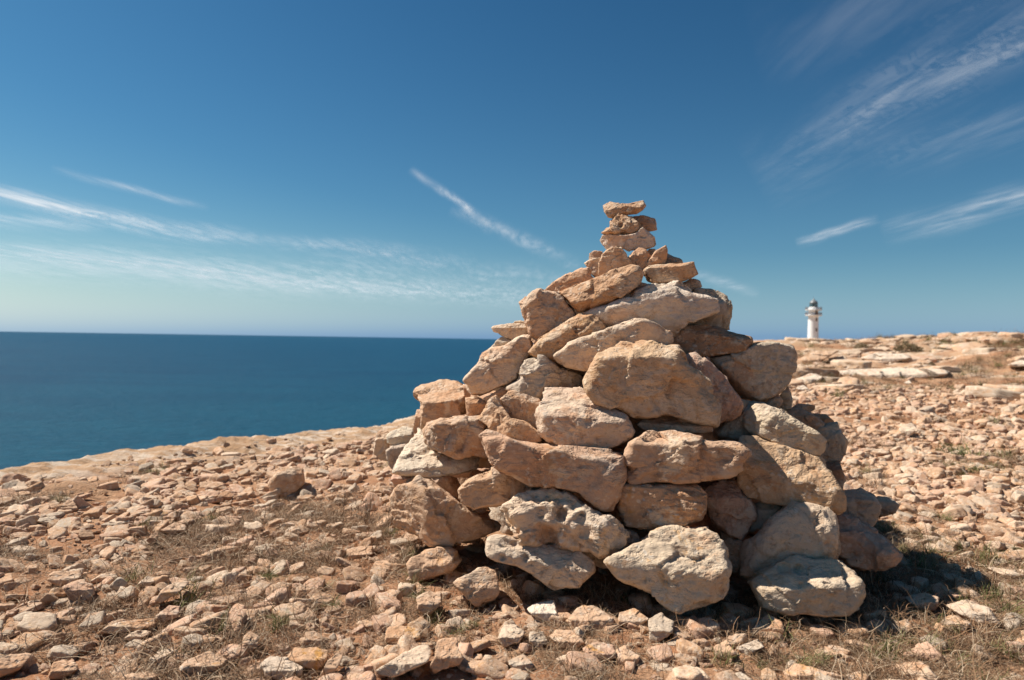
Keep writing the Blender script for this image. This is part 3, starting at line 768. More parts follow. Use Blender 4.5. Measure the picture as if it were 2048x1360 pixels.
for k, (x, y, z, s) in enumerate(core):
    P, F = blob(500 + k, (s * rg.uniform(1.0, 1.35), s * rg.uniform(0.8, 1.05), s * rg.uniform(0.6, 0.85)), 4)
    mw = Matrix.Translation((x, y, z)) @ Matrix.Rotation(rg.uniform(0, 6.28), 4, 'Z') @ Matrix.Rotation(rg.normal() * 0.25, 4, 'X')
    put_stone(P, F, mw, rg.choice(['tan', 'pink', 'grey', 'orange']), 0.15, None, 500 + k)

# ------------------------------------------------------------------ lighthouse
def lathe(prof, n=40):
    V, F = [], []
    for (r, z) in prof:
        for k in range(n):
            a = 2 * math.pi * k / n
            V.append((r * math.cos(a), r * math.sin(a), z))
    for j in range(len(prof) - 1):
        for k in range(n):
            F.append((j * n + k, j * n + (k + 1) % n, (j + 1) * n + (k + 1) % n, (j + 1) * n + k))
    return V, F
def box(c, s, rz=0.0):
    V = []
    for dx in (-1, 1):
        for dy in (-1, 1):
            for dz in (-1, 1):
                x, y = dx * s[0] / 2, dy * s[1] / 2
                V.append((c[0] + x * math.cos(rz) - y * math.sin(rz), c[1] + x * math.sin(rz) + y * math.cos(rz), c[2] + dz * s[2] / 2))
    return V, [(0, 1, 3, 2), (4, 6, 7, 5), (0, 4, 5, 1), (2, 3, 7, 6), (0, 2, 6, 4), (1, 5, 7, 3)]
def join(parts):
    V, F = [], []
    for v, f in parts:
        o = len(V); V += v; F += [tuple(i + o for i in q) for q in f]
    return V, F
def pyo(name, vf, mat, parent, smooth=False):
    me = bpy.data.meshes.new(name); me.from_pydata(vf[0], [], vf[1]); me.update()
    if smooth: me.polygons.foreach_set('use_smooth', [True] * len(me.polygons))
    return add(name, me, mat, parent)

def build_lighthouse():
    D = 270.0
    top = CAM + D * ray(1627, 594); base = CAM + D * ray(1626, 683)
    H = top[2] - base[2]; u = H / 89.0         # metres per photograph pixel
    root = add('lighthouse', None, label='distant white round lighthouse with two galleries and a dark lantern', cat='lighthouse')
    root.location = (float(base[0]), float(base[1]), float(base[2]))
    white = plain('white_render', (0.80, 0.79, 0.76), 0.7, 0.3, 0.05, 0.6)
    stone = plain('plinth_render', (0.70, 0.66, 0.60), 0.85, 0.2, 0.1, 0.8)
    metal = plain('lantern_metal', (0.10, 0.115, 0.12), 0.5, 0.5)
    rust = plain('rail_metal', (0.22, 0.13, 0.09), 0.6, 0.4)
    dome = plain('dome_metal', (0.20, 0.21, 0.21), 0.4, 0.5)
    glass, t, b = new_mat('lantern_glass')
    b.inputs['Base Color'].default_value = (0.10, 0.20, 0.22, 1); b.inputs['Roughness'].default_value = 0.08
    b.inputs['Alpha'].default_value = 0.55
    recess = plain('window_dark', (0.16, 0.14, 0.12), 0.5, 0.4)
    def y2z(y): return (683.5 - y) * u
    pyo('plinth', join([lathe([(0.01, -2.0), (17.5 * u, -2.0), (17.5 * u, y2z(681)), (17.0 * u, y2z(680.6)), (11.9 * u, y2z(680.5))]), lathe([(11.9 * u, y2z(680.8)), (11.9 * u, y2z(678)), (11.4 * u, y2z(677.6)), (6 * u, y2z(677.5))])]), stone, root)
    pyo('tower', lathe([(10.2 * u, y2z(679)), (9.9 * u, y2z(660)), (9.6 * u, y2z(640)), (9.5 * u, y2z(633)), (10.2 * u, y2z(631.5)), (10.2 * u, y2z(630.5)), (9.3 * u, y2z(630)), (9.2 * u, y2z(621.5)), (9.6 * u, y2z(620.8)), (9.0 * u, y2z(616)), (7.6 * u, y2z(614.8)), (0.1, y2z(614.7))], 48), white, root, True)
    for yy in (620.6, 631.2):
        g = pyo('gallery', lathe([(9.4 * u, y2z(yy + 0.5)), (15.4 * u, y2z(yy + 0.5)), (15.6 * u, y2z(yy)), (15.4 * u, y2z(yy - 0.5)), (9.0 * u, y2z(yy - 0.5))]), white, root)
        bars = []
        for k in range(40):
            a = 2 * math.pi * k / 40
            bars.append(box((15.1 * u * math.cos(a), 15.1 * u * math.sin(a), y2z(yy - 0.5) + 0.5), (0.05, 0.05, 1.0), a))
        rails = [lathe([(15.2 * u, y2z(yy - 0.5) + h), (15.2 * u, y2z(yy - 0.5) + h + 0.06), (15.0 * u, y2z(yy - 0.5) + h + 0.06), (15.0 * u, y2z(yy - 0.5) + h), (15.2 * u, y2z(yy - 0.5) + h)]) for h in (0.45, 0.98)]
        pyo('railing', join(bars + rails), rust, g)
        for k in range(12):
            a = 2 * math.pi * (k + 0.5) / 12
            pyo('bracket', box((12.2 * u * math.cos(a), 12.2 * u * math.sin(a), y2z(yy + 0.9)), (5.0 * u, 0.2, 0.7 * u), a), white, g)
    lan = pyo('lantern', lathe([(7.2 * u, y2z(614.8)), (7.2 * u, y2z(606.5)), (7.0 * u, y2z(606.4))], 16), glass, root)
    for k in range(16):
        a = 2 * math.pi * k / 16
        pyo('glazing_bar', box((7.3 * u * math.cos(a), 7.3 * u * math.sin(a), y2z(610.6)), (0.12, 0.16, 8.6 * u), a), metal, lan)
    pyo('lamp', lathe([(0.1, y2z(614)), (2.6 * u, y2z(613.4)), (3.0 * u, y2z(610.5)), (2.6 * u, y2z(607.6)), (0.1, y2z(607))], 16), metal, lan, True)
    dm = pyo('dome', lathe([(7.9 * u, y2z(606.8)), (7.9 * u, y2z(606.2)), (6.4 * u, y2z(603.6)), (4.0 * u, y2z(601.4)), (1.8 * u, y2z(600.2)), (1.4 * u, y2z(598.8)), (0.9 * u, y2z(597.8)), (0.25 * u, y2z(597.4))], 24), dome, root, True)
    pyo('finial', lathe([(0.25 * u, y2z(597.6)), (0.18 * u, y2z(594)), (0.0, y2z(593.8))], 8), metal, dm)
    ang = math.atan2(-base[1], -base[0])      # towards the photographer
    for yy in (640, 660):
        a = ang + 0.62
        pyo('window', box((9.55 * u * math.cos(a), 9.55 * u * math.sin(a), y2z(yy)), (0.5, 0.7, 1.3), a), recess, root)
    a = ang + 0.62
    pyo('door', box((9.1 * u * math.cos(a), 9.1 * u * math.sin(a), y2z(626.8)), (0.5, 1.0, 1.6), a), recess, root)
build_lighthouse()

# ------------------------------------------------------------------ outcrops, boulders and traced loose stones
def solo(zone, flat, tint, lich, name, label, cat, group=None, T=1.0, seed=0, sub=5, **kw):
    kw.setdefault('edges', None)
    px = np.array(flat, float).reshape(-1, 2)
    if kw['edges'] is None:
        y_ = px[:, 1].max() - 0.42 * np.ptp(px[:, 1])
        kw['edges'] = [(px[:, 0].min(), y_, px[:, 0].max(), y_, 'u', 58)]
    P, F, mw = traced(zone, flat, ground=True, T=T, seed=3000 + seed, sub=sub, **kw)
    me = mesh_from(name, P, F)
    o = add(name, me, M_stone, label=label, cat=cat, group=group)
    o.matrix_world = mw
    r_ = np.random.default_rng(seed)
    o.color = (*np.clip(np.array(TINT[tint]) * r_.uniform(0.93, 1.06), 0, 1), lich)
    return o
SLABS = [
 ([500,700,700,680,1000,668,1300,678,1480,700,1300,748,1000,755,600,765], 'white', 'long low pale ledge of bedrock in the middle distance right of the cairn'),
 ([720,590,860,552,1080,556,1140,590,1000,625,850,625], 'white', 'pale rounded ledge of bedrock below the ridge behind the long ledge'),
 ([1640,580,1700,548,1900,548,2060,580,1950,605,1700,610], 'white', 'whitish ledge of bedrock high on the slope near the right picture edge'),
 ([590,545,700,512,745,540,705,580,600,576], 'pale', 'pale boulder with a dark shrub at its side below the lighthouse ridge'),
 ([1395,512,1450,478,1535,488,1505,528,1420,534], 'pale', 'rounded pale boulder on the ridge slope to the right of the grey shrub'),
 ([925,482,1010,457,1015,492,950,503], 'pale', 'small pale boulder on the ridge above the dark shrub'),
 ([150,778,330,712,425,738,405,784,200,796], 'white', 'pale outcrop low beside the right shoulder of the cairn'),
 ([205,652,360,642,372,682,230,690], 'pale', 'flat pale rock strip close to the cairn below the lighthouse'),
 ([1395,772,1500,748,1565,768,1455,788], 'pale', 'flat pale slab at the far edge of the stony field'),
 ([220,604,350,538,540,536,430,602,380,650,230,645], 'tan', 'reddish sloping rock face just below the lighthouse'),
 ([470,590,600,568,625,618,480,645], 'pale', 'blocky pale outcrop below and right of the lighthouse'),
 ([1915,645,1990,612,2070,606,2070,655,1950,660], 'white', 'pale slab cut by the right picture edge below the ridge'),
 ([795,525,880,486,965,508,905,560,800,556], 'pale', 'pale sloping outcrop right of the dark shrub on the ridge'),
 ([490,495,640,466,710,488,560,526], 'pale', 'low pale ridge rock just right of the lighthouse foot'),
 ([1180,610,1270,590,1310,620,1260,650,1190,645], 'tan', 'tan boulder above the long pale ledge'),
 ([1560,430,1720,408,1900,400,1880,440,1650,460], 'pale', 'pale rocks along the skyline toward the right picture edge'),
 ([1040,450,1200,436,1330,432,1300,462,1100,470], 'tan', 'flat tan rock on the skyline between two shrubs'),
]
for k, (fl, tn, lb) in enumerate(SLABS):
    solo('F', fl, tn, .15, 'bedrock_outcrop', lb, 'outcrop', 'bedrock outcrops on the far slope', T=2.2, seed=k, rough=1.5, facets=12, ns=6.0, sub=6)
LOOSE = [
 ('P', [535,968,550,945,576,931,607,937,609,968,592,986,546,990], 'tan', .15, 'squarish knee-high boulder standing alone on the slope left of the cairn', dict(T=1.2, edges=[(545,950,605,948,'u',55)])),
 ('D', [213,770,260,716,420,645,580,624,645,658,645,750,585,845,440,890,340,908,272,920,233,862], 'tan', .35, 'broad flat tan stone in front of the left foot of the cairn', dict(T=.9, edges=[(240,830,640,760,'u',30)])),
 ('D', [587,920,640,886,740,846,800,796,860,794,944,826,970,900,976,1004,944,1068,860,1098,800,1116,740,1084,678,1012,618,962], 'tan', .15, 'angular tan stone with a notched top before the holed stones of the cairn', dict(T=.8, edges=[(600,960,960,1000,'u',25)])),
 ('G', [345,850,430,823,507,838,517,890,472,942,400,942,358,890], 'pink', .05, 'chunky pinkish block with a flat top left of the lichened slab', dict(T=1.2, edges=[(350,870,510,870,'u',55)])),
 ('G', [256,812,300,773,440,762,448,790,402,828,330,854,268,832], 'tan', .1, 'flat tan stone just behind the chunky pinkish block', {}),
 ('G', [478,832,540,788,622,765,650,802,562,834], 'tan', .1, 'leaning dark-sided slab behind the chunky pinkish block', {}),
 ('G', [838,932,880,868,960,822,1022,806,1034,830,962,894,870,944], 'pale', .5, 'long tilted slab with orange lichen at its lower end', dict(T=.9)),
 ('G', [516,1112,580,1068,680,1038,842,1022,854,1062,740,1094,620,1104], 'orange', .7, 'long thin slab with a rusty orange side in the grass', {}),
 ('G', [675,1130,720,1100,800,1088,830,1100,760,1140,700,1150], 'pale', .1, 'pale flat flake just below the rusty orange slab', {}),
 ('G', [848,1012,920,952,984,958,964,1022,890,1044], 'pink', .1, 'pinkish lump right of the rusty orange slab', {}),
 ('G', [742,842,800,792,868,808,802,854], 'pale', .1, 'pale triangular flake above the rusty orange slab', {}),
 ('G', [1312,1192,1328,1118,1360,1092,1412,1118,1404,1184,1350,1220], 'tan', .05, 'upright rounded tan stone near the lower picture edge', dict(T=1.1)),
 ('G', [966,1292,1040,1238,1150,1196,1244,1250,1182,1304,1080,1356,1000,1346], 'tan', .6, 'broad tan slab with orange lichen crust at the lower picture edge', dict(T=.9)),
 ('G', [1412,1270,1470,1226,1560,1236,1655,1290,1644,1346,1560,1372,1440,1346], 'pale', .15, 'wide pale pitted stone at the lower picture edge', dict(T=.9)),
 ('G', [1552,1242,1600,1181,1792,1196,1774,1264,1722,1316,1640,1286], 'orange', .95, 'block with bright orange lichen beside the wide pale pitted stone', dict(T=.9)),
 ('G', [1736,1346,1780,1258,1832,1211,1868,1228,1804,1356], 'tan', .5, 'narrow upright tan stone right of the orange lichened block', {}),
 ('G', [-30,1262,60,1216,194,1211,102,1304,-30,1360], 'tan', .3, 'large tan slab cut by the lower left picture corner', dict(T=.8)),
 ('G', [256,1356,290,1266,402,1251,424,1302,342,1356], 'tan', .1, 'tan stone with a shaded front near the lower left corner', {}),
 ('G', [200,420,300,378,324,400,300,440,210,450], 'tan', .1, 'flat stone at the rim of the pale bedrock on the left', {}),
 ('G', [330,430,345,395,400,385,428,430,380,455], 'tan', .05, 'round tan stone at the rim of the pale bedrock on the left', {}),
 ('G', [200,500,215,478,300,468,325,500,270,525], 'grey', .05, 'greyish stone below the round stone at the bedrock rim', {}),
 ('G', [420,580,440,545,500,545,520,590,470,605], 'dark', .1, 'brown wedge-shaped stone in the left stone field', {}),
 ('G', [795,600,850,545,862,560,850,612,815,620], 'dark', .2, 'small dark upright stone standing in the left stone field', {}),
 ('G', [870,545,950,505,1010,515,1015,545,930,575], 'tan', .1, 'flat sunlit stone right of the small dark upright stone', {}),
 ('G', [1185,370,1200,335,1250,332,1282,360,1240,385], 'dark', .1, 'brown lump on the slope to the left of the standing boulder', {}),
 ('G', [1350,125,1365,105,1390,110,1388,135,1360,140], 'tan', .05, 'small stone perched on the skyline rim above the sea', {}),
 ('H', [436,824,560,746,680,686,742,676,779,720,752,774,640,826,540,866,466,856], 'pale', .1, 'long pale bar-shaped stone at the lower picture edge', dict(T=1.0)),
 ('H', [756,802,788,740,798,648,850,626,918,626,928,690,960,750,932,794,840,814,788,846], 'tan', .2, 'upright boot-shaped tan stone at the lower picture edge', dict(T=.8)),
 ('H', [966,824,985,766,1062,761,1084,822,1020,846], 'tan', .05, 'small square tan stone right of the boot-shaped stone', {}),
 ('H', [1326,460,1380,426,1482,410,1514,500,1482,546,1400,526,1348,492], 'white', .02, 'sharp whitish stone with a peak in front of the cairn', dict(T=1.1)),
 ('H', [1556,532,1620,456,1720,436,1844,520,1834,564,1720,596,1600,596], 'tan', .7, 'rounded stone crusted with yellow lichen in front of the cairn', dict(T=1.0)),
 ('H', [1156,632,1188,556,1260,551,1324,600,1282,654,1190,690], 'pale', .05, 'smooth pale egg-like stone below the sharp whitish stone', {}),
 ('H', [1456,622,1500,581,1602,586,1664,660,1600,706,1520,686], 'tan', .05, 'smooth tan stone below the yellow lichened stone', {}),
 ('H', [1656,692,1740,646,1844,678,1846,742,1760,791,1688,752], 'pink', .8, 'round pinkish stone with an orange lichen spot', {}),
 ('H', [1496,752,1590,711,1674,750,1654,806,1530,796], 'tan', .1, 'flat tan stone left of the round stone with the orange spot', {}),
 ('H', [496,652,506,566,600,556,706,578,706,642,560,686], 'orange', .6, 'dark-sided stone with white and orange crust in the dry grass', {}),
 ('H', [271,112,340,97,424,93,424,142,330,174,287,184], 'tan', .05, 'tan block in the dry grass left of the cairn foot', {}),
 ('H', [676,392,760,351,824,368,834,432,760,496,688,464], 'tan', .05, 'tan lump in the grass below the broad flat stone', {}),
 ('H', [1346,592,1420,596,1454,660,1400,696,1336,664], 'grey', .1, 'greyish stone between the egg-like and the smooth tan stone', {}),
 ('H', [1216,762,1310,726,1374,790,1332,836,1238,814], 'grey', .1, 'grey faceted stone below the egg-like stone', {}),
 ('H', [1135,780,1150,725,1200,710,1230,760,1200,815,1150,820], 'dark', .15, 'brown upright stone left of the grey faceted stone', {}),
 ('H', [1516,412,1620,386,1634,452,1580,466], 'pink', .05, 'small pink stone in the shade of the front boulder', {}),
 ('H', [1866,482,1960,456,2046,520,1950,596,1866,556], 'orange', .5, 'lichened slab end right of the yellow lichened stone', {}),
 ('H', [1845,700,1900,675,1990,740,1960,810,1860,790], 'tan', .1, 'tan stone in the grass right of the round stone with the orange spot', {}),
 ('I', [-5,482,60,456,134,500,124,564,30,626,-5,626], 'grey', .1, 'grey angular stone just below the rounded front boulder', {}),
 ('I', [161,492,240,466,289,510,252,550,178,534], 'pale', .05, 'small pale knobbly stone below the rounded front boulder', {}),
 ('I', [466,642,590,596,626,640,520,696], 'grey', .05, 'pale grey wedge in front of the two-holed stone', {}),
 ('I', [346,642,420,596,474,680,420,716,358,694], 'tan', .05, 'tan stone left of the pale grey wedge', {}),
 ('I', [116,806,190,736,282,756,346,830,240,850], 'pale', .4, 'pale lichened stone cut by the lower picture edge below the grass', {}),
 ('I', [360,810,500,776,570,826,500,850,380,850], 'grey', .1, 'flat greyish stone cut by the lower picture edge', {}),
 ('I', [726,772,820,731,944,766,1076,804,1000,840,750,840], 'tan', .5, 'long low tan stone with an orange spot at the lower edge', {}),
 ('I', [896,662,960,636,1054,680,1000,716,908,704], 'tan', .05, 'pale tan stone half sunk in grass right of the cairn front', {}),
 ('I', [1616,412,1740,381,1854,428,1926,520,1800,516,1696,464], 'pale', .02, 'bright whitish stone in the grass near the right picture edge', {}),
 ('I', [1586,502,1650,461,1766,510,1722,556,1618,550], 'orange', 1.0, 'orange lichen covered stone under the bright whitish stone', {}),
 ('I', [1386,367,1500,341,1586,368,1564,446,1468,436], 'tan', .05, 'flat tan stone in the grass right of the two-holed stone', {}),
 ('I', [1426,652,1520,606,1616,700,1562,726,1448,696], 'pink', .05, 'pinkish wedge in the grass below the orange lichened stone', {}),
 ('I', [1346,736,1480,716,1606,826,1370,846], 'tan', .05, 'large pale tan stone cut by the lower right picture edge', {}),
 ('I', [1836,200,1960,216,2060,250,1960,266], 'pale', .05, 'flat pale stone by the right picture edge beyond the grass', {}),
 ('I', [600,500,640,460,720,500,740,570,640,600,540,560], 'tan', .05, 'flat tan stone at the toe of the two-holed stone', {}),
 ('J', [840,330,870,300,952,276,1006,345,920,404,866,404], 'pale', .02, 'pointed pale rock standing out of the stony field right of the cairn', dict(T=1.1)),
 ('J', [498,122,560,92,604,82,604,134,540,140], 'dark', .1, 'brown wedge rock with a shaded front far out in the stony field', {}),
 ('J', [1356,842,1450,836,1644,900,1582,934,1380,884], 'tan', .05, 'flat tan slab in the right of the stony field', {}),
 ('J', [1466,1002,1560,976,1646,1000,1602,1030], 'white', .02, 'thin white flake in the dry grass right of the cairn shadow', {}),
 ('J', [600,510,700,495,760,545,640,560], 'pale', .05, 'flat pale stone just beyond the cairn shadow', {}),
 ('J', [880,870,960,822,1010,860,990,900,900,900], 'tan', .05, 'tan stone at the rim of the cairn shadow', {}),
 ('F', [1080,786,1120,768,1144,790,1110,808], 'white', .02, 'small white rock at the far edge of the stony field', {}),
 ('F', [205,832,270,806,316,840,260,864], 'white', .02, 'pale rock beyond the right shoulder of the cairn', {}),
]
for k, (z, fl, tn, li, lb, kw) in enumerate(LOOSE):
    solo(z, fl, tn, li, 'loose_stone', lb, 'stone', 'loose stones on the clifftop', seed=50 + k, **kw)
traced_px = [zpts(z, fl) for (z, fl, *_r) in LOOSE]


# ------------------------------------------------------------------ scattered individuals and rubble
def cairn_px(x, y):
    """inside the outline of the cairn in the photograph (slightly shrunk)"""
    L_ = np.interp(y, [400, 500, 600, 700, 850, 960, 1080, 1170, 1225], [1210, 1180, 1045, 970, 800, 775, 790, 960, 1230])
    R_ = np.interp(y, [400, 500, 600, 700, 850, 1000, 1130, 1225], [1300, 1390, 1460, 1590, 1690, 1790, 1800, 1600])
    return (y > 400) & (y < 1225) & (x > L_) & (x < R_)

def in_cairn(x, y, grow=0.0):
    return ((x - XA) / (1.30 + grow)) ** 2 + ((y - YA) / (1.04 + grow)) ** 2 < 1

PROTO = []
for k in range(16):
    r_ = np.random.default_rng(40 + k)
    P, F = blob(40 + k, (1.0, r_.uniform(0.60, 0.95), r_.uniform(0.20, 0.50)), 4)
    PROTO.append((P, F))
def proto_mesh(k, name='loose_stone'):
    P, F = PROTO[k]
    return mesh_from(name, P, F)
_pm = [proto_mesh(k) for k in range(16)]
for m_ in _pm: m_.materials.append(M_loose)
TN = ['tan', 'pink', 'pale', 'orange', 'grey']
WORD = {'tan': 'tan', 'pink': 'pinkish', 'pale': 'pale cream', 'orange': 'orange brown', 'grey': 'grey brown'}
rs = np.random.default_rng(12)
placed = []
for pl_ in traced_px:
    _, p = hit_ground(pl_[:, 0].mean(), pl_[:, 1].max()); placed.append((p[0], p[1], 0.10))
CUT = [' in ', ' at ', ' beside', ' below', ' behind', ' just', ' near', ' left ', ' right ', ' under', ' above', ' cut', ' between', ' on ', ' half', ' beyond', ' far', ' before', ' by ', ' standing', ' out of', ' perched', ' to the', ' tucked', ' leaning', ' furthest']
def short_of(lb):
    return lb[:min([lb.find(c) for c in CUT if c in lb] + [len(lb)])]
_sh = [short_of(q[4]) for q in LOOSE]
REFS = [(placed[i][0], placed[i][1], _sh[i]) for i in range(len(LOOSE)) if _sh.count(_sh[i]) == 1 and 3 <= len(_sh[i].split()) <= 8]
rand_stones = []
count = 0; tries = 0
while count < 225 and tries < 6000:
    tries += 1
    x = rs.uniform(-30, 2080); y = rs.uniform(840, 1375) if rs.random() < 0.85 else rs.uniform(770, 900)
    if cairn_px(x, y): continue
    d_, p = hit_ground(x, y)
    if d_ > 14 or edge_dist(np.array([p[0]]), np.array([p[1]]))[0] > -0.75 or in_cairn(p[0], p[1], 0.12): continue
    s = rs.uniform(0.032, 0.060) * (1 + 0.14 * max(0, d_ - 2.5))
    s = min(s, 0.12)
    if any((p[0] - q[0]) ** 2 + (p[1] - q[1]) ** 2 < (0.8 * s + q[2]) ** 2 for q in placed): continue
    placed.append((p[0], p[1], s * 0.8)); count += 1
    k = int(rs.integers(0, 16)); tn = TN[int(rs.choice(5, p=[.42, .22, .16, .10, .10]))]
    flat = PROTO[k][0][:, 2].max() < 0.40
    near_ = min(REFS, key=lambda q: (q[0] - p[0]) ** 2 + (q[1] - p[1]) ** 2)
    vx, vy = p[0] - near_[0], p[1] - near_[1]; dist_ = math.hypot(vx, vy)
    side_ = ('right of' if vx > 0 else 'left of') if abs(vx) > abs(vy) else ('behind' if vy > 0 else 'in front of')
    if p[0] > XA + 0.9 and p[1] > 3.0: zone = 'in the sunlit stony field right of the cairn'
    elif p[1] < 2.75 and p[0] > -0.35: zone = 'on the ground in front of the cairn'
    elif d_ > 3.4: zone = 'on the upper slope left of the cairn'
    else: zone = 'in the lower left dry grass'
    lab_ = f"{'flat' if flat else 'chunky'} {WORD[tn]} stone {zone}"
    if dist_ < 0.9 + 0.12 * d_: lab_ = f"{'small' if s < 0.05 else 'larger'} {'flat' if flat else 'chunky'} {WORD[tn]} stone {'just ' if dist_ < 0.35 else ''}{side_} the {near_[2]}"
    if len(lab_.split()) > 16: lab_ = lab_.replace('pale cream', 'pale').replace('orange brown', 'brown').replace('grey brown', 'grey').replace('just ', '').replace('chunky ', '')
    o = add('loose_stone', _pm[k], None, label=lab_, cat='stone', group='loose stones on the clifftop')
    rand_stones.append((o, dist_ if ' the ' + near_[2] in lab_ else d_))
    gz = float(ground_z([p[0]], [p[1]])[0])
    o.location = (p[0], p[1], gz + s * 0.16)
    o.scale = (s, s * rs.uniform(0.85, 1.1), s * rs.uniform(0.9, 1.25))
    o.rotation_euler = (rs.normal() * 0.2, rs.normal() * 0.2, rs.uniform(0, 6.28))
    o.color = (*np.clip(np.array(TINT[tn]) * rs.uniform(0.86, 1.08), 0, 1), float(rs.choice([0.05, 0.2, 0.6], p=[.5, .35, .15])))

by_label = {}
for o, dd_ in rand_stones: by_label.setdefault(o['label'], []).append((dd_, o))
ORD = ['nearest', 'second nearest', 'third nearest', 'fourth nearest', 'fifth nearest', 'sixth nearest']
for lb, lst in by_label.items():
    if 1 < len(lst) <= 6:
        for q, (dd_, o) in zip(ORD, sorted(lst, key=lambda e: e[0])):
            lb2 = lb if len(lb.split()) + len(q.split()) <= 16 else lb.replace('just ', '').replace('small ', '').replace('larger ', '')
            if len(lb2.split()) + len(q.split()) <= 16: o['label'] = q + ' ' + lb2

def scatter(name, pts, rots, scales, idx, protos, kind, label, tints=None):
    """one object of uncountable stuff: prototypes set on points by geometry nodes"""
    me = bpy.data.meshes.new(name)
    me.vertices.add(len(pts)); me.vertices.foreach_set('co', np.asarray(pts, np.float32).ravel())
    for nm, ty, arr, fld in (('rot', 'FLOAT_VECTOR', rots, 'vector'), ('scl', 'FLOAT_VECTOR', scales, 'vector'), ('pick', 'INT', idx, 'value'), ('tint', 'FLOAT_COLOR', tints, 'color')):
        if arr is None: continue
        at = me.attributes.new(nm, ty, 'POINT')
        at.data.foreach_set(fld, np.ascontiguousarray(arr, np.int32 if ty == 'INT' else np.float32).ravel())
    o = add(name, me, kind='stuff', label=label)
    coll = bpy.data.collections.new(name + '_kinds')
    for j, (m_, mat) in enumerate(protos):
        if not m_.materials: m_.materials.append(mat)
        coll.objects.link(bpy.data.objects.new(f'{kind}_{j:02d}', m_))
    ng = bpy.data.node_groups.new(name, 'GeometryNodeTree')
    ng.interface.new_socket('Geometry', in_out='INPUT', socket_type='NodeSocketGeometry')
    ng.interface.new_socket('Geometry', in_out='OUTPUT', socket_type='NodeSocketGeometry')
    N, Lk = ng.nodes, ng.links
    gi = N.new('NodeGroupInput'); go = N.new('NodeGroupOutput')
    iop = N.new('GeometryNodeInstanceOnPoints'); ci = N.new('GeometryNodeCollectionInfo')
    ci.inputs['Collection'].default_value = coll; ci.inputs['Separate Children'].default_value = True; ci.inputs['Reset Children'].default_value = True
    def attr(nm, ty):
        a = N.new('GeometryNodeInputNamedAttribute'); a.data_type = ty; a.inputs['Name'].default_value = nm
        return a.outputs['Attribute']
    Lk.new(gi.outputs[0], iop.inputs['Points']); Lk.new(ci.outputs[0], iop.inputs['Instance'])
    iop.inputs['Pick Instance'].default_value = True
    Lk.new(attr('pick', 'INT'), iop.inputs['Instance Index'])
    e2r = N.new('FunctionNodeEulerToRotation'); Lk.new(attr('rot', 'FLOAT_VECTOR'), e2r.inputs[0])
    Lk.new(e2r.outputs[0], iop.inputs['Rotation'])
    Lk.new(attr('scl', 'FLOAT_VECTOR'), iop.inputs['Scale'])
    Lk.new(iop.outputs[0], go.inputs[0])
    md = o.modifiers.new('scatter', 'NODES'); md.node_group = ng
    return o

# patches of dry grass: a field value 0..1
def grass_field(x, y):
    P = np.stack([x, y, np.zeros_like(x)], 1)
    g = fbm(P * 0.9 + 50, 3)
    f = sstep(g, 0.0, 0.28)
    r = np.hypot(x, y)
    f = f * np.where(y < 4.2, 1.0, 0.55)
    def spot(cx_, cy_, rx, ry, v): return v * np.exp(-((x - cx_) / rx) ** 2 - ((y - cy_) / ry) ** 2)
    f = f + spot(-0.72, 3.25, 0.38, 0.45, .9) + spot(1.55, 2.55, 0.75, 0.50, 1.0) + spot(1.25, 2.1, 0.6, 0.25, .8) + spot(2.1, 3.2, 0.5, 0.5, .7) + spot(-0.25, 2.45, 0.5, 0.22, .45) + spot(-1.3, 2.5, 0.9, 0.45, .5)
    return np.clip(f, 0, 1)

rp = np.random.default_rng(21)
def sample_area(n, r0, r1, a0=-52, a1=52):
    r = np.sqrt(rp.uniform(r0 ** 2, r1 ** 2, n)); a = np.radians(rp.uniform(a0, a1, n))
    return r * np.sin(a), r * np.cos(a)
def rubble(n, r0, r1, smin, smax, keep=1.0):
    x, y = sample_area(n, r0, r1)
    s = edge_dist(x, y)
    nn = fbm(np.stack([x, y, 0 * x], 1) * 1.3, 2)
    ok = ((s < -0.70 - 0.35 * nn) | ((s < -0.15) & (rp.random(n) < 0.10))) & ~in_cairn(x, y, -0.42)
    g = grass_field(x, y)
    ok &= rp.random(n) > 0.62 * g
    ok &= rp.random(n) < 0.35 + 0.75 * sstep(fbm(np.stack([x, y, 0 * x], 1) * 1.7 + 90, 2), -0.35, 0.2)
    ok &= rp.random(n) < keep
    led = sstep(np.hypot(x, y), 12.5, 16)
    ok &= rp.random(n) > 0.9 * led
    x, y = x[ok], y[ok]
    sz = smin * (smax / smin) ** (rp.random(len(x)) ** 2.3)
    return x, y, sz
sets = [rubble(17500, 1.0, 4.6, 0.009, 0.070), rubble(32000, 4.4, 9.0, 0.016, 0.085), rubble(36000, 8.8, 19.0, 0.024, 0.12), rubble(26000, 1.0, 4.6, 0.004, 0.011)]
x = np.concatenate([q[0] for q in sets]); y = np.concatenate([q[1] for q in sets]); sz = np.concatenate([q[2] for q in sets])
def far_rocks():
    x, y = sample_area(7500, 12.5, 62.0, 8, 52)
    nn = fbm(np.stack([x, y, 0 * x], 1) * [0.30, 0.55, 1] + 8, 4)
    ok = (edge_dist(x, y) < -1.0) & (rp.random(len(x)) < 0.12 + 0.88 * sstep(nn, -0.2, 0.3))
    x, y = x[ok], y[ok]
    return x, y, 0.07 * (0.7 / 0.07) ** (rp.random(len(x)) ** 2.2)
n0 = len(x)
fx, fy, fs = far_rocks()
x, y, sz = np.concatenate([x, fx]), np.concatenate([y, fy]), np.concatenate([sz, fs])
n = len(x); far = np.arange(n) >= n0
names = np.where(far, rp.choice(5, n, p=[.30, .08, .42, .06, .14]), rp.choice(5, n, p=[.42, .24, .15, .11, .08]))
base = np.array([TINT[TN[k]] for k in names]) * rp.uniform(0.82, 1.10, (n, 1))
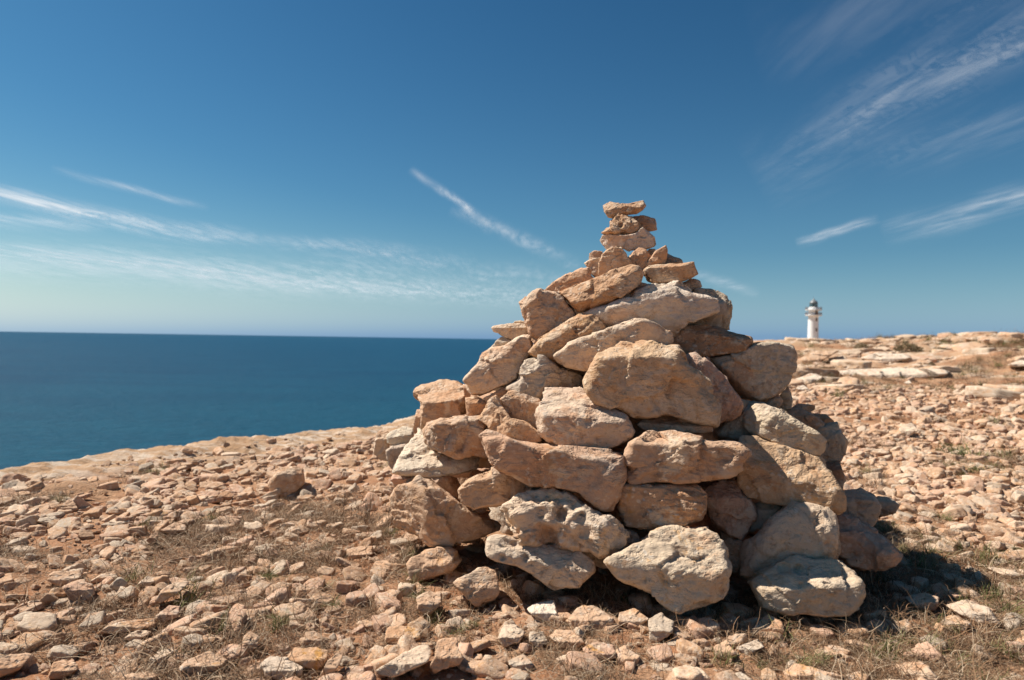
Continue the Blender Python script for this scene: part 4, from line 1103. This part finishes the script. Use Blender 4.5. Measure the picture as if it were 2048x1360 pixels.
z = ground_z(x, y) + sz * np.where(far, 0.02, 0.12)
tint = np.concatenate([np.clip(base, 0, 1), np.ones((n, 1))], 1)
rot = np.stack([rp.normal(size=n) * 0.30, rp.normal(size=n) * 0.30, rp.uniform(0, 6.28, n)], 1) * np.where(far, 0.4, 1.0)[:, None] + [0, 0, 1.0]
scl = np.stack([sz, sz * rp.uniform(0.8, 1.15, n), sz * rp.uniform(0.8, 1.3, n) * np.where(far, 0.62, 1.0)], 1)
low = []
for k in range(16):
    P, F = blob(40 + k, (1.0, np.random.default_rng(40 + k).uniform(0.62, 0.9), np.random.default_rng(140 + k).uniform(0.17, 0.48)), 4)
    low.append((mesh_from('rubble', P, F), M_pebble))
scatter('rubble', np.stack([x, y, z], 1), rot, scl, rp.integers(0, 16, n), low, 'rubble', 'carpet of small broken tan stones covering the clifftop soil', tint)

# ---- grass and plants
def ribbons(strands, width):
    """strands: list of point arrays; tapering flat blades, each with its own shade value"""
    V, F, S = [], [], []
    for pts, sh in strands:
        pts = np.asarray(pts); m = len(pts); o = len(V)
        tan = np.gradient(pts, axis=0); side = np.cross(tan, [0.3, 0.2, 1.0]); ln = np.linalg.norm(side, axis=1)[:, None]
        side = side / np.maximum(ln, 1e-6)
        for j in range(m):
            wd = width * (1 - 0.75 * j / (m - 1)) * 0.5
            V.append(pts[j] - side[j] * wd); V.append(pts[j] + side[j] * wd); S += [sh, sh]
        for j in range(m - 1):
            a = o + 2 * j; F.append((a, a + 1, a + 3, a + 2))
    return np.array(V), np.array(F), np.array(S, np.float32)
def blade_mesh(name, strands, width, mat):
    V, F, S = ribbons(strands, width)
    me = mesh_from(name, V, F)
    a = me.attributes.new('shade', 'FLOAT', 'POINT'); a.data.foreach_set('value', S)
    me.materials.append(mat)
    return me
def tangle(seed, n, length, rise, curl, spread):
    r_ = np.random.default_rng(seed); out = []
    for k in range(n):
        p = np.array([r_.normal() * spread, r_.normal() * spread, r_.uniform(-0.004, 0.006)])
        az = r_.uniform(0, 6.28); el = math.radians(np.clip(r_.normal(rise, 22), 2, 88))
        L_ = length * r_.uniform(0.4, 1.2); m = 6; pts = [p.copy()]
        dv = np.array([math.cos(az) * math.cos(el), math.sin(az) * math.cos(el), math.sin(el)])
        dr = r_.normal(size=3) * curl; dr[2] = -abs(dr[2]) - 0.25 * curl
        for j in range(m):
            p = p + dv * L_ / m; p[2] = max(p[2], 0.003 + 0.004 * r_.random()); pts.append(p.copy())
            dv = dv + dr / m + r_.normal(size=3) * 0.12; dv /= np.linalg.norm(dv)
        out.append((pts, r_.random()))
    return out
tufts = [(blade_mesh('tuft', tangle(200 + k, 70, 0.085, 24, 1.0, 0.040), 0.0021, M_dry), M_dry) for k in range(7)]
tufts += [(blade_mesh('tuft', tangle(300 + k, 44, 0.075, 55, 0.9, 0.016), 0.0024, M_green), M_green) for k in range(3)]
x, y = sample_area(15000, 1.1, 7.5)
g = grass_field(x, y)
ok = (rp.random(len(x)) < g * np.where(np.hypot(x, y) < 4.5, 1.0, 0.55)) & (edge_dist(x, y) < -0.95) & ~in_cairn(x, y, -0.12)
xf, yf = sample_area(5200, 7.0, 19.0, -5, 52)
bnd = np.exp(-((np.hypot(xf, yf) - 15.0) / 1.3) ** 2)
okf = (rp.random(len(xf)) < 0.55 * grass_field(xf, yf) * 0.5 + 0.55 * bnd) & (edge_dist(xf, yf) < -1.2)
xr, yr = sample_area(5200, 17.0, 52.0, 9, 52)
okr = (rp.random(len(xr)) < sstep(fbm(np.stack([xr, yr, 0 * xr], 1) * [0.22, 0.5, 1] + 33, 3), 0.0, 0.35)) & (edge_dist(xr, yr) < -1.5)
x, y = np.concatenate([x[ok], xf[okf], xr[okr]]), np.concatenate([y[ok], yf[okf], yr[okr]]); n = len(x)
shade_side = (x > 1.3) & (y > 1.6)
pick = np.where(rp.random(n) < np.where(shade_side, 0.24, 0.05), rp.integers(7, 10, n), rp.integers(0, 7, n))
s_ = rp.uniform(0.55, 1.0, n) * (1 + 0.9 * rp.random(n) ** 3)
scatter('dry_grass', np.stack([x, y, ground_z(x, y) + 0.004], 1), np.stack([rp.normal(size=n) * 0.15, rp.normal(size=n) * 0.15, rp.uniform(0, 6.28, n)], 1),
        np.stack([s_, s_, s_ * rp.uniform(0.7, 1.1, n)], 1) * np.where(np.hypot(x, y) > 17.0, 3.6, np.where(np.hypot(x, y) > 7.0, 1.9, 1.0))[:, None], pick, tufts, 'tuft', 'matted dry brown grass with a few green blades between the stones')

def twig_plant(seed, h, n, spread):
    r_ = np.random.default_rng(seed); stems, twigs = [], []
    for k in range(n):
        az = r_.uniform(0, 6.28); el = math.radians(r_.uniform(25, 80)); p = np.zeros(3); L_ = h * r_.uniform(0.6, 1.15)
        dv = np.array([math.cos(az) * math.cos(el), math.sin(az) * math.cos(el), math.sin(el)]); pts = [p.copy()]
        for j in range(7):
            p = p + dv * L_ / 7; pts.append(p.copy()); dv = dv + r_.normal(size=3) * 0.22; dv /= np.linalg.norm(dv)
            if j >= 2:
                for q_ in range(2):
                    tp = [p.copy()]; td = dv + r_.normal(size=3) * 0.8; td /= np.linalg.norm(td); c_ = p.copy()
                    for i_ in range(3): c_ = c_ + td * L_ * 0.07; tp.append(c_.copy()); td = td + r_.normal(size=3) * 0.3
                    twigs.append((tp, r_.random()))
        stems.append((pts, r_.random()))
    return stems, twigs
PLANTS = [(735, 1040, 0.17, 34, 'dense tangle of dead brown twigs at the left foot of the cairn'), (775, 1065, 0.13, 20, 'small dead twiggy plant tucked against the tilted left foot stone'),
          (690, 1010, 0.12, 18, 'low grey twiggy plant furthest left of the cairn foot'), (1118, 1172, 0.13, 26, 'reddish brown dead plant in front of the pale holed slab'),
          (962, 1105, 0.09, 14, 'small brown sprig between the two flat tan stones'), (1745, 1180, 0.13, 22, 'dry stalky plant beside the two-holed stone at the right foot'),
          (1640, 1235, 0.11, 16, 'dry stalks leaning on the front of the two-holed stone'), (1750, 985, 0.16, 18, 'thin dead branches at the edge of the cairn shadow')]
for k, (px_, py_, h, nn_, lb) in enumerate(PLANTS):
    d_, p = hit_ground(px_, py_)
    root = add('dead_plant', None, label=lb, cat='plant', group='dead twiggy plants round the cairn foot')
    root.location = (p[0], p[1], float(ground_z([p[0]], [p[1]])[0]) - 0.004)
    st, tw = twig_plant(700 + k, h, nn_, 0.02)
    add('stem', blade_mesh('stem', st, 0.0042, M_twig), parent=root)
    add('twig', blade_mesh('twig', tw, 0.0026, M_twig), parent=root)

# ---- shrubs on the far slope
def shrub(zone, x_, y_, wpx, hpx, label, seed):
    ox, oy, s0 = ZONE[zone]; X, Y = x_ / s0 + ox, y_ / s0 + oy
    d_, p = hit_ground(X, Y)
    w_ = wpx / s0 * d_ / FPX; h_ = hpx / s0 * d_ / FPX
    r_ = np.random.default_rng(seed)
    root = add('dry_shrub', None, label=label, cat='shrub', group='low shrubs on the far slope')
    root.location = (p[0], p[1], float(ground_z([p[0]], [p[1]])[0]) - 0.03)
    n = 1500
    u_ = r_.normal(size=(n, 3)); u_ /= np.linalg.norm(u_, axis=1)[:, None]; u_[:, 2] = np.abs(u_[:, 2])
    rad = r_.uniform(0.35, 1.0, n) ** 0.5 * (1 + 0.25 * perlin(u_ * 2.2 + seed))
    C = u_ * rad[:, None] * [w_ / 2, w_ / 2.4, h_]
    a = r_.normal(size=(n, 3)); a /= np.linalg.norm(a, axis=1)[:, None]
    b = np.cross(a, r_.normal(size=(n, 3))); b /= np.linalg.norm(b, axis=1)[:, None]
    sl = (w_ * 0.028) * r_.uniform(0.6, 1.4, (n, 1))
    V = np.stack([C - a * sl, C + b * sl * 0.5, C + a * sl, C - b * sl * 0.5], 1).reshape(-1, 3)
    F = np.arange(4 * n).reshape(n, 4)
    me = mesh_from('foliage', V, F, False)
    at = me.attributes.new('shade', 'FLOAT', 'POINT'); at.data.foreach_set('value', np.repeat(r_.random(n), 4).astype(np.float32))
    add('foliage', me, M_bush, parent=root)
    stems = []
    for k in range(9):
        e = u_[k] * [w_ / 2, w_ / 2.4, h_] * 0.8
        stems.append(([e * t_ + r_.normal(size=3) * 0.01 * w_ for t_ in np.linspace(0, 1, 5)], r_.random()))
    add('stem', blade_mesh('stem', stems, w_ * 0.02, M_twig), parent=root)
SHRUBS = [(735, 560, 120, 62, 'dark rounded shrub beside the pale boulder on the ridge slope'), (1110, 545, 260, 80, 'wide grey brown shrub in the middle of the ridge slope'),
          (1370, 540, 150, 60, 'green brown shrub left of the rounded pale boulder'), (440, 730, 130, 80, 'straggly rust brown shrub above the pale outcrop near the cairn'),
          (490, 765, 90, 50, 'small dark round shrub right of the pale outcrop near the cairn'), (690, 660, 170, 45, 'low yellowish shrub under the pale rounded ledge'),
          (1030, 665, 110, 45, 'low brown shrub at the near side of the long ledge'), (1305, 655, 70, 40, 'dark tuft of scrub next to the tan boulder'),
          (960, 432, 100, 26, 'flat shrub on the skyline left of centre of the ridge'), (1165, 430, 150, 24, 'flat brown shrub on the skyline in the middle of the ridge'),
          (1850, 408, 70, 24, 'small dark shrub on the skyline toward the right edge'), (2010, 385, 120, 28, 'brown scrub on the skyline at the right picture edge'),
          (610, 465, 70, 22, 'small brown shrub on the skyline just right of the lighthouse'), (2030, 480, 90, 50, 'brown shrub on the slope at the right picture edge'),
          (1550, 450, 110, 26, 'low scrub under the skyline right of the ridge middle')]
for k, (a_, b_, c_, e_, lb) in enumerate(SHRUBS):
    shrub('F', a_, b_, c_, e_, lb, 60 + k)
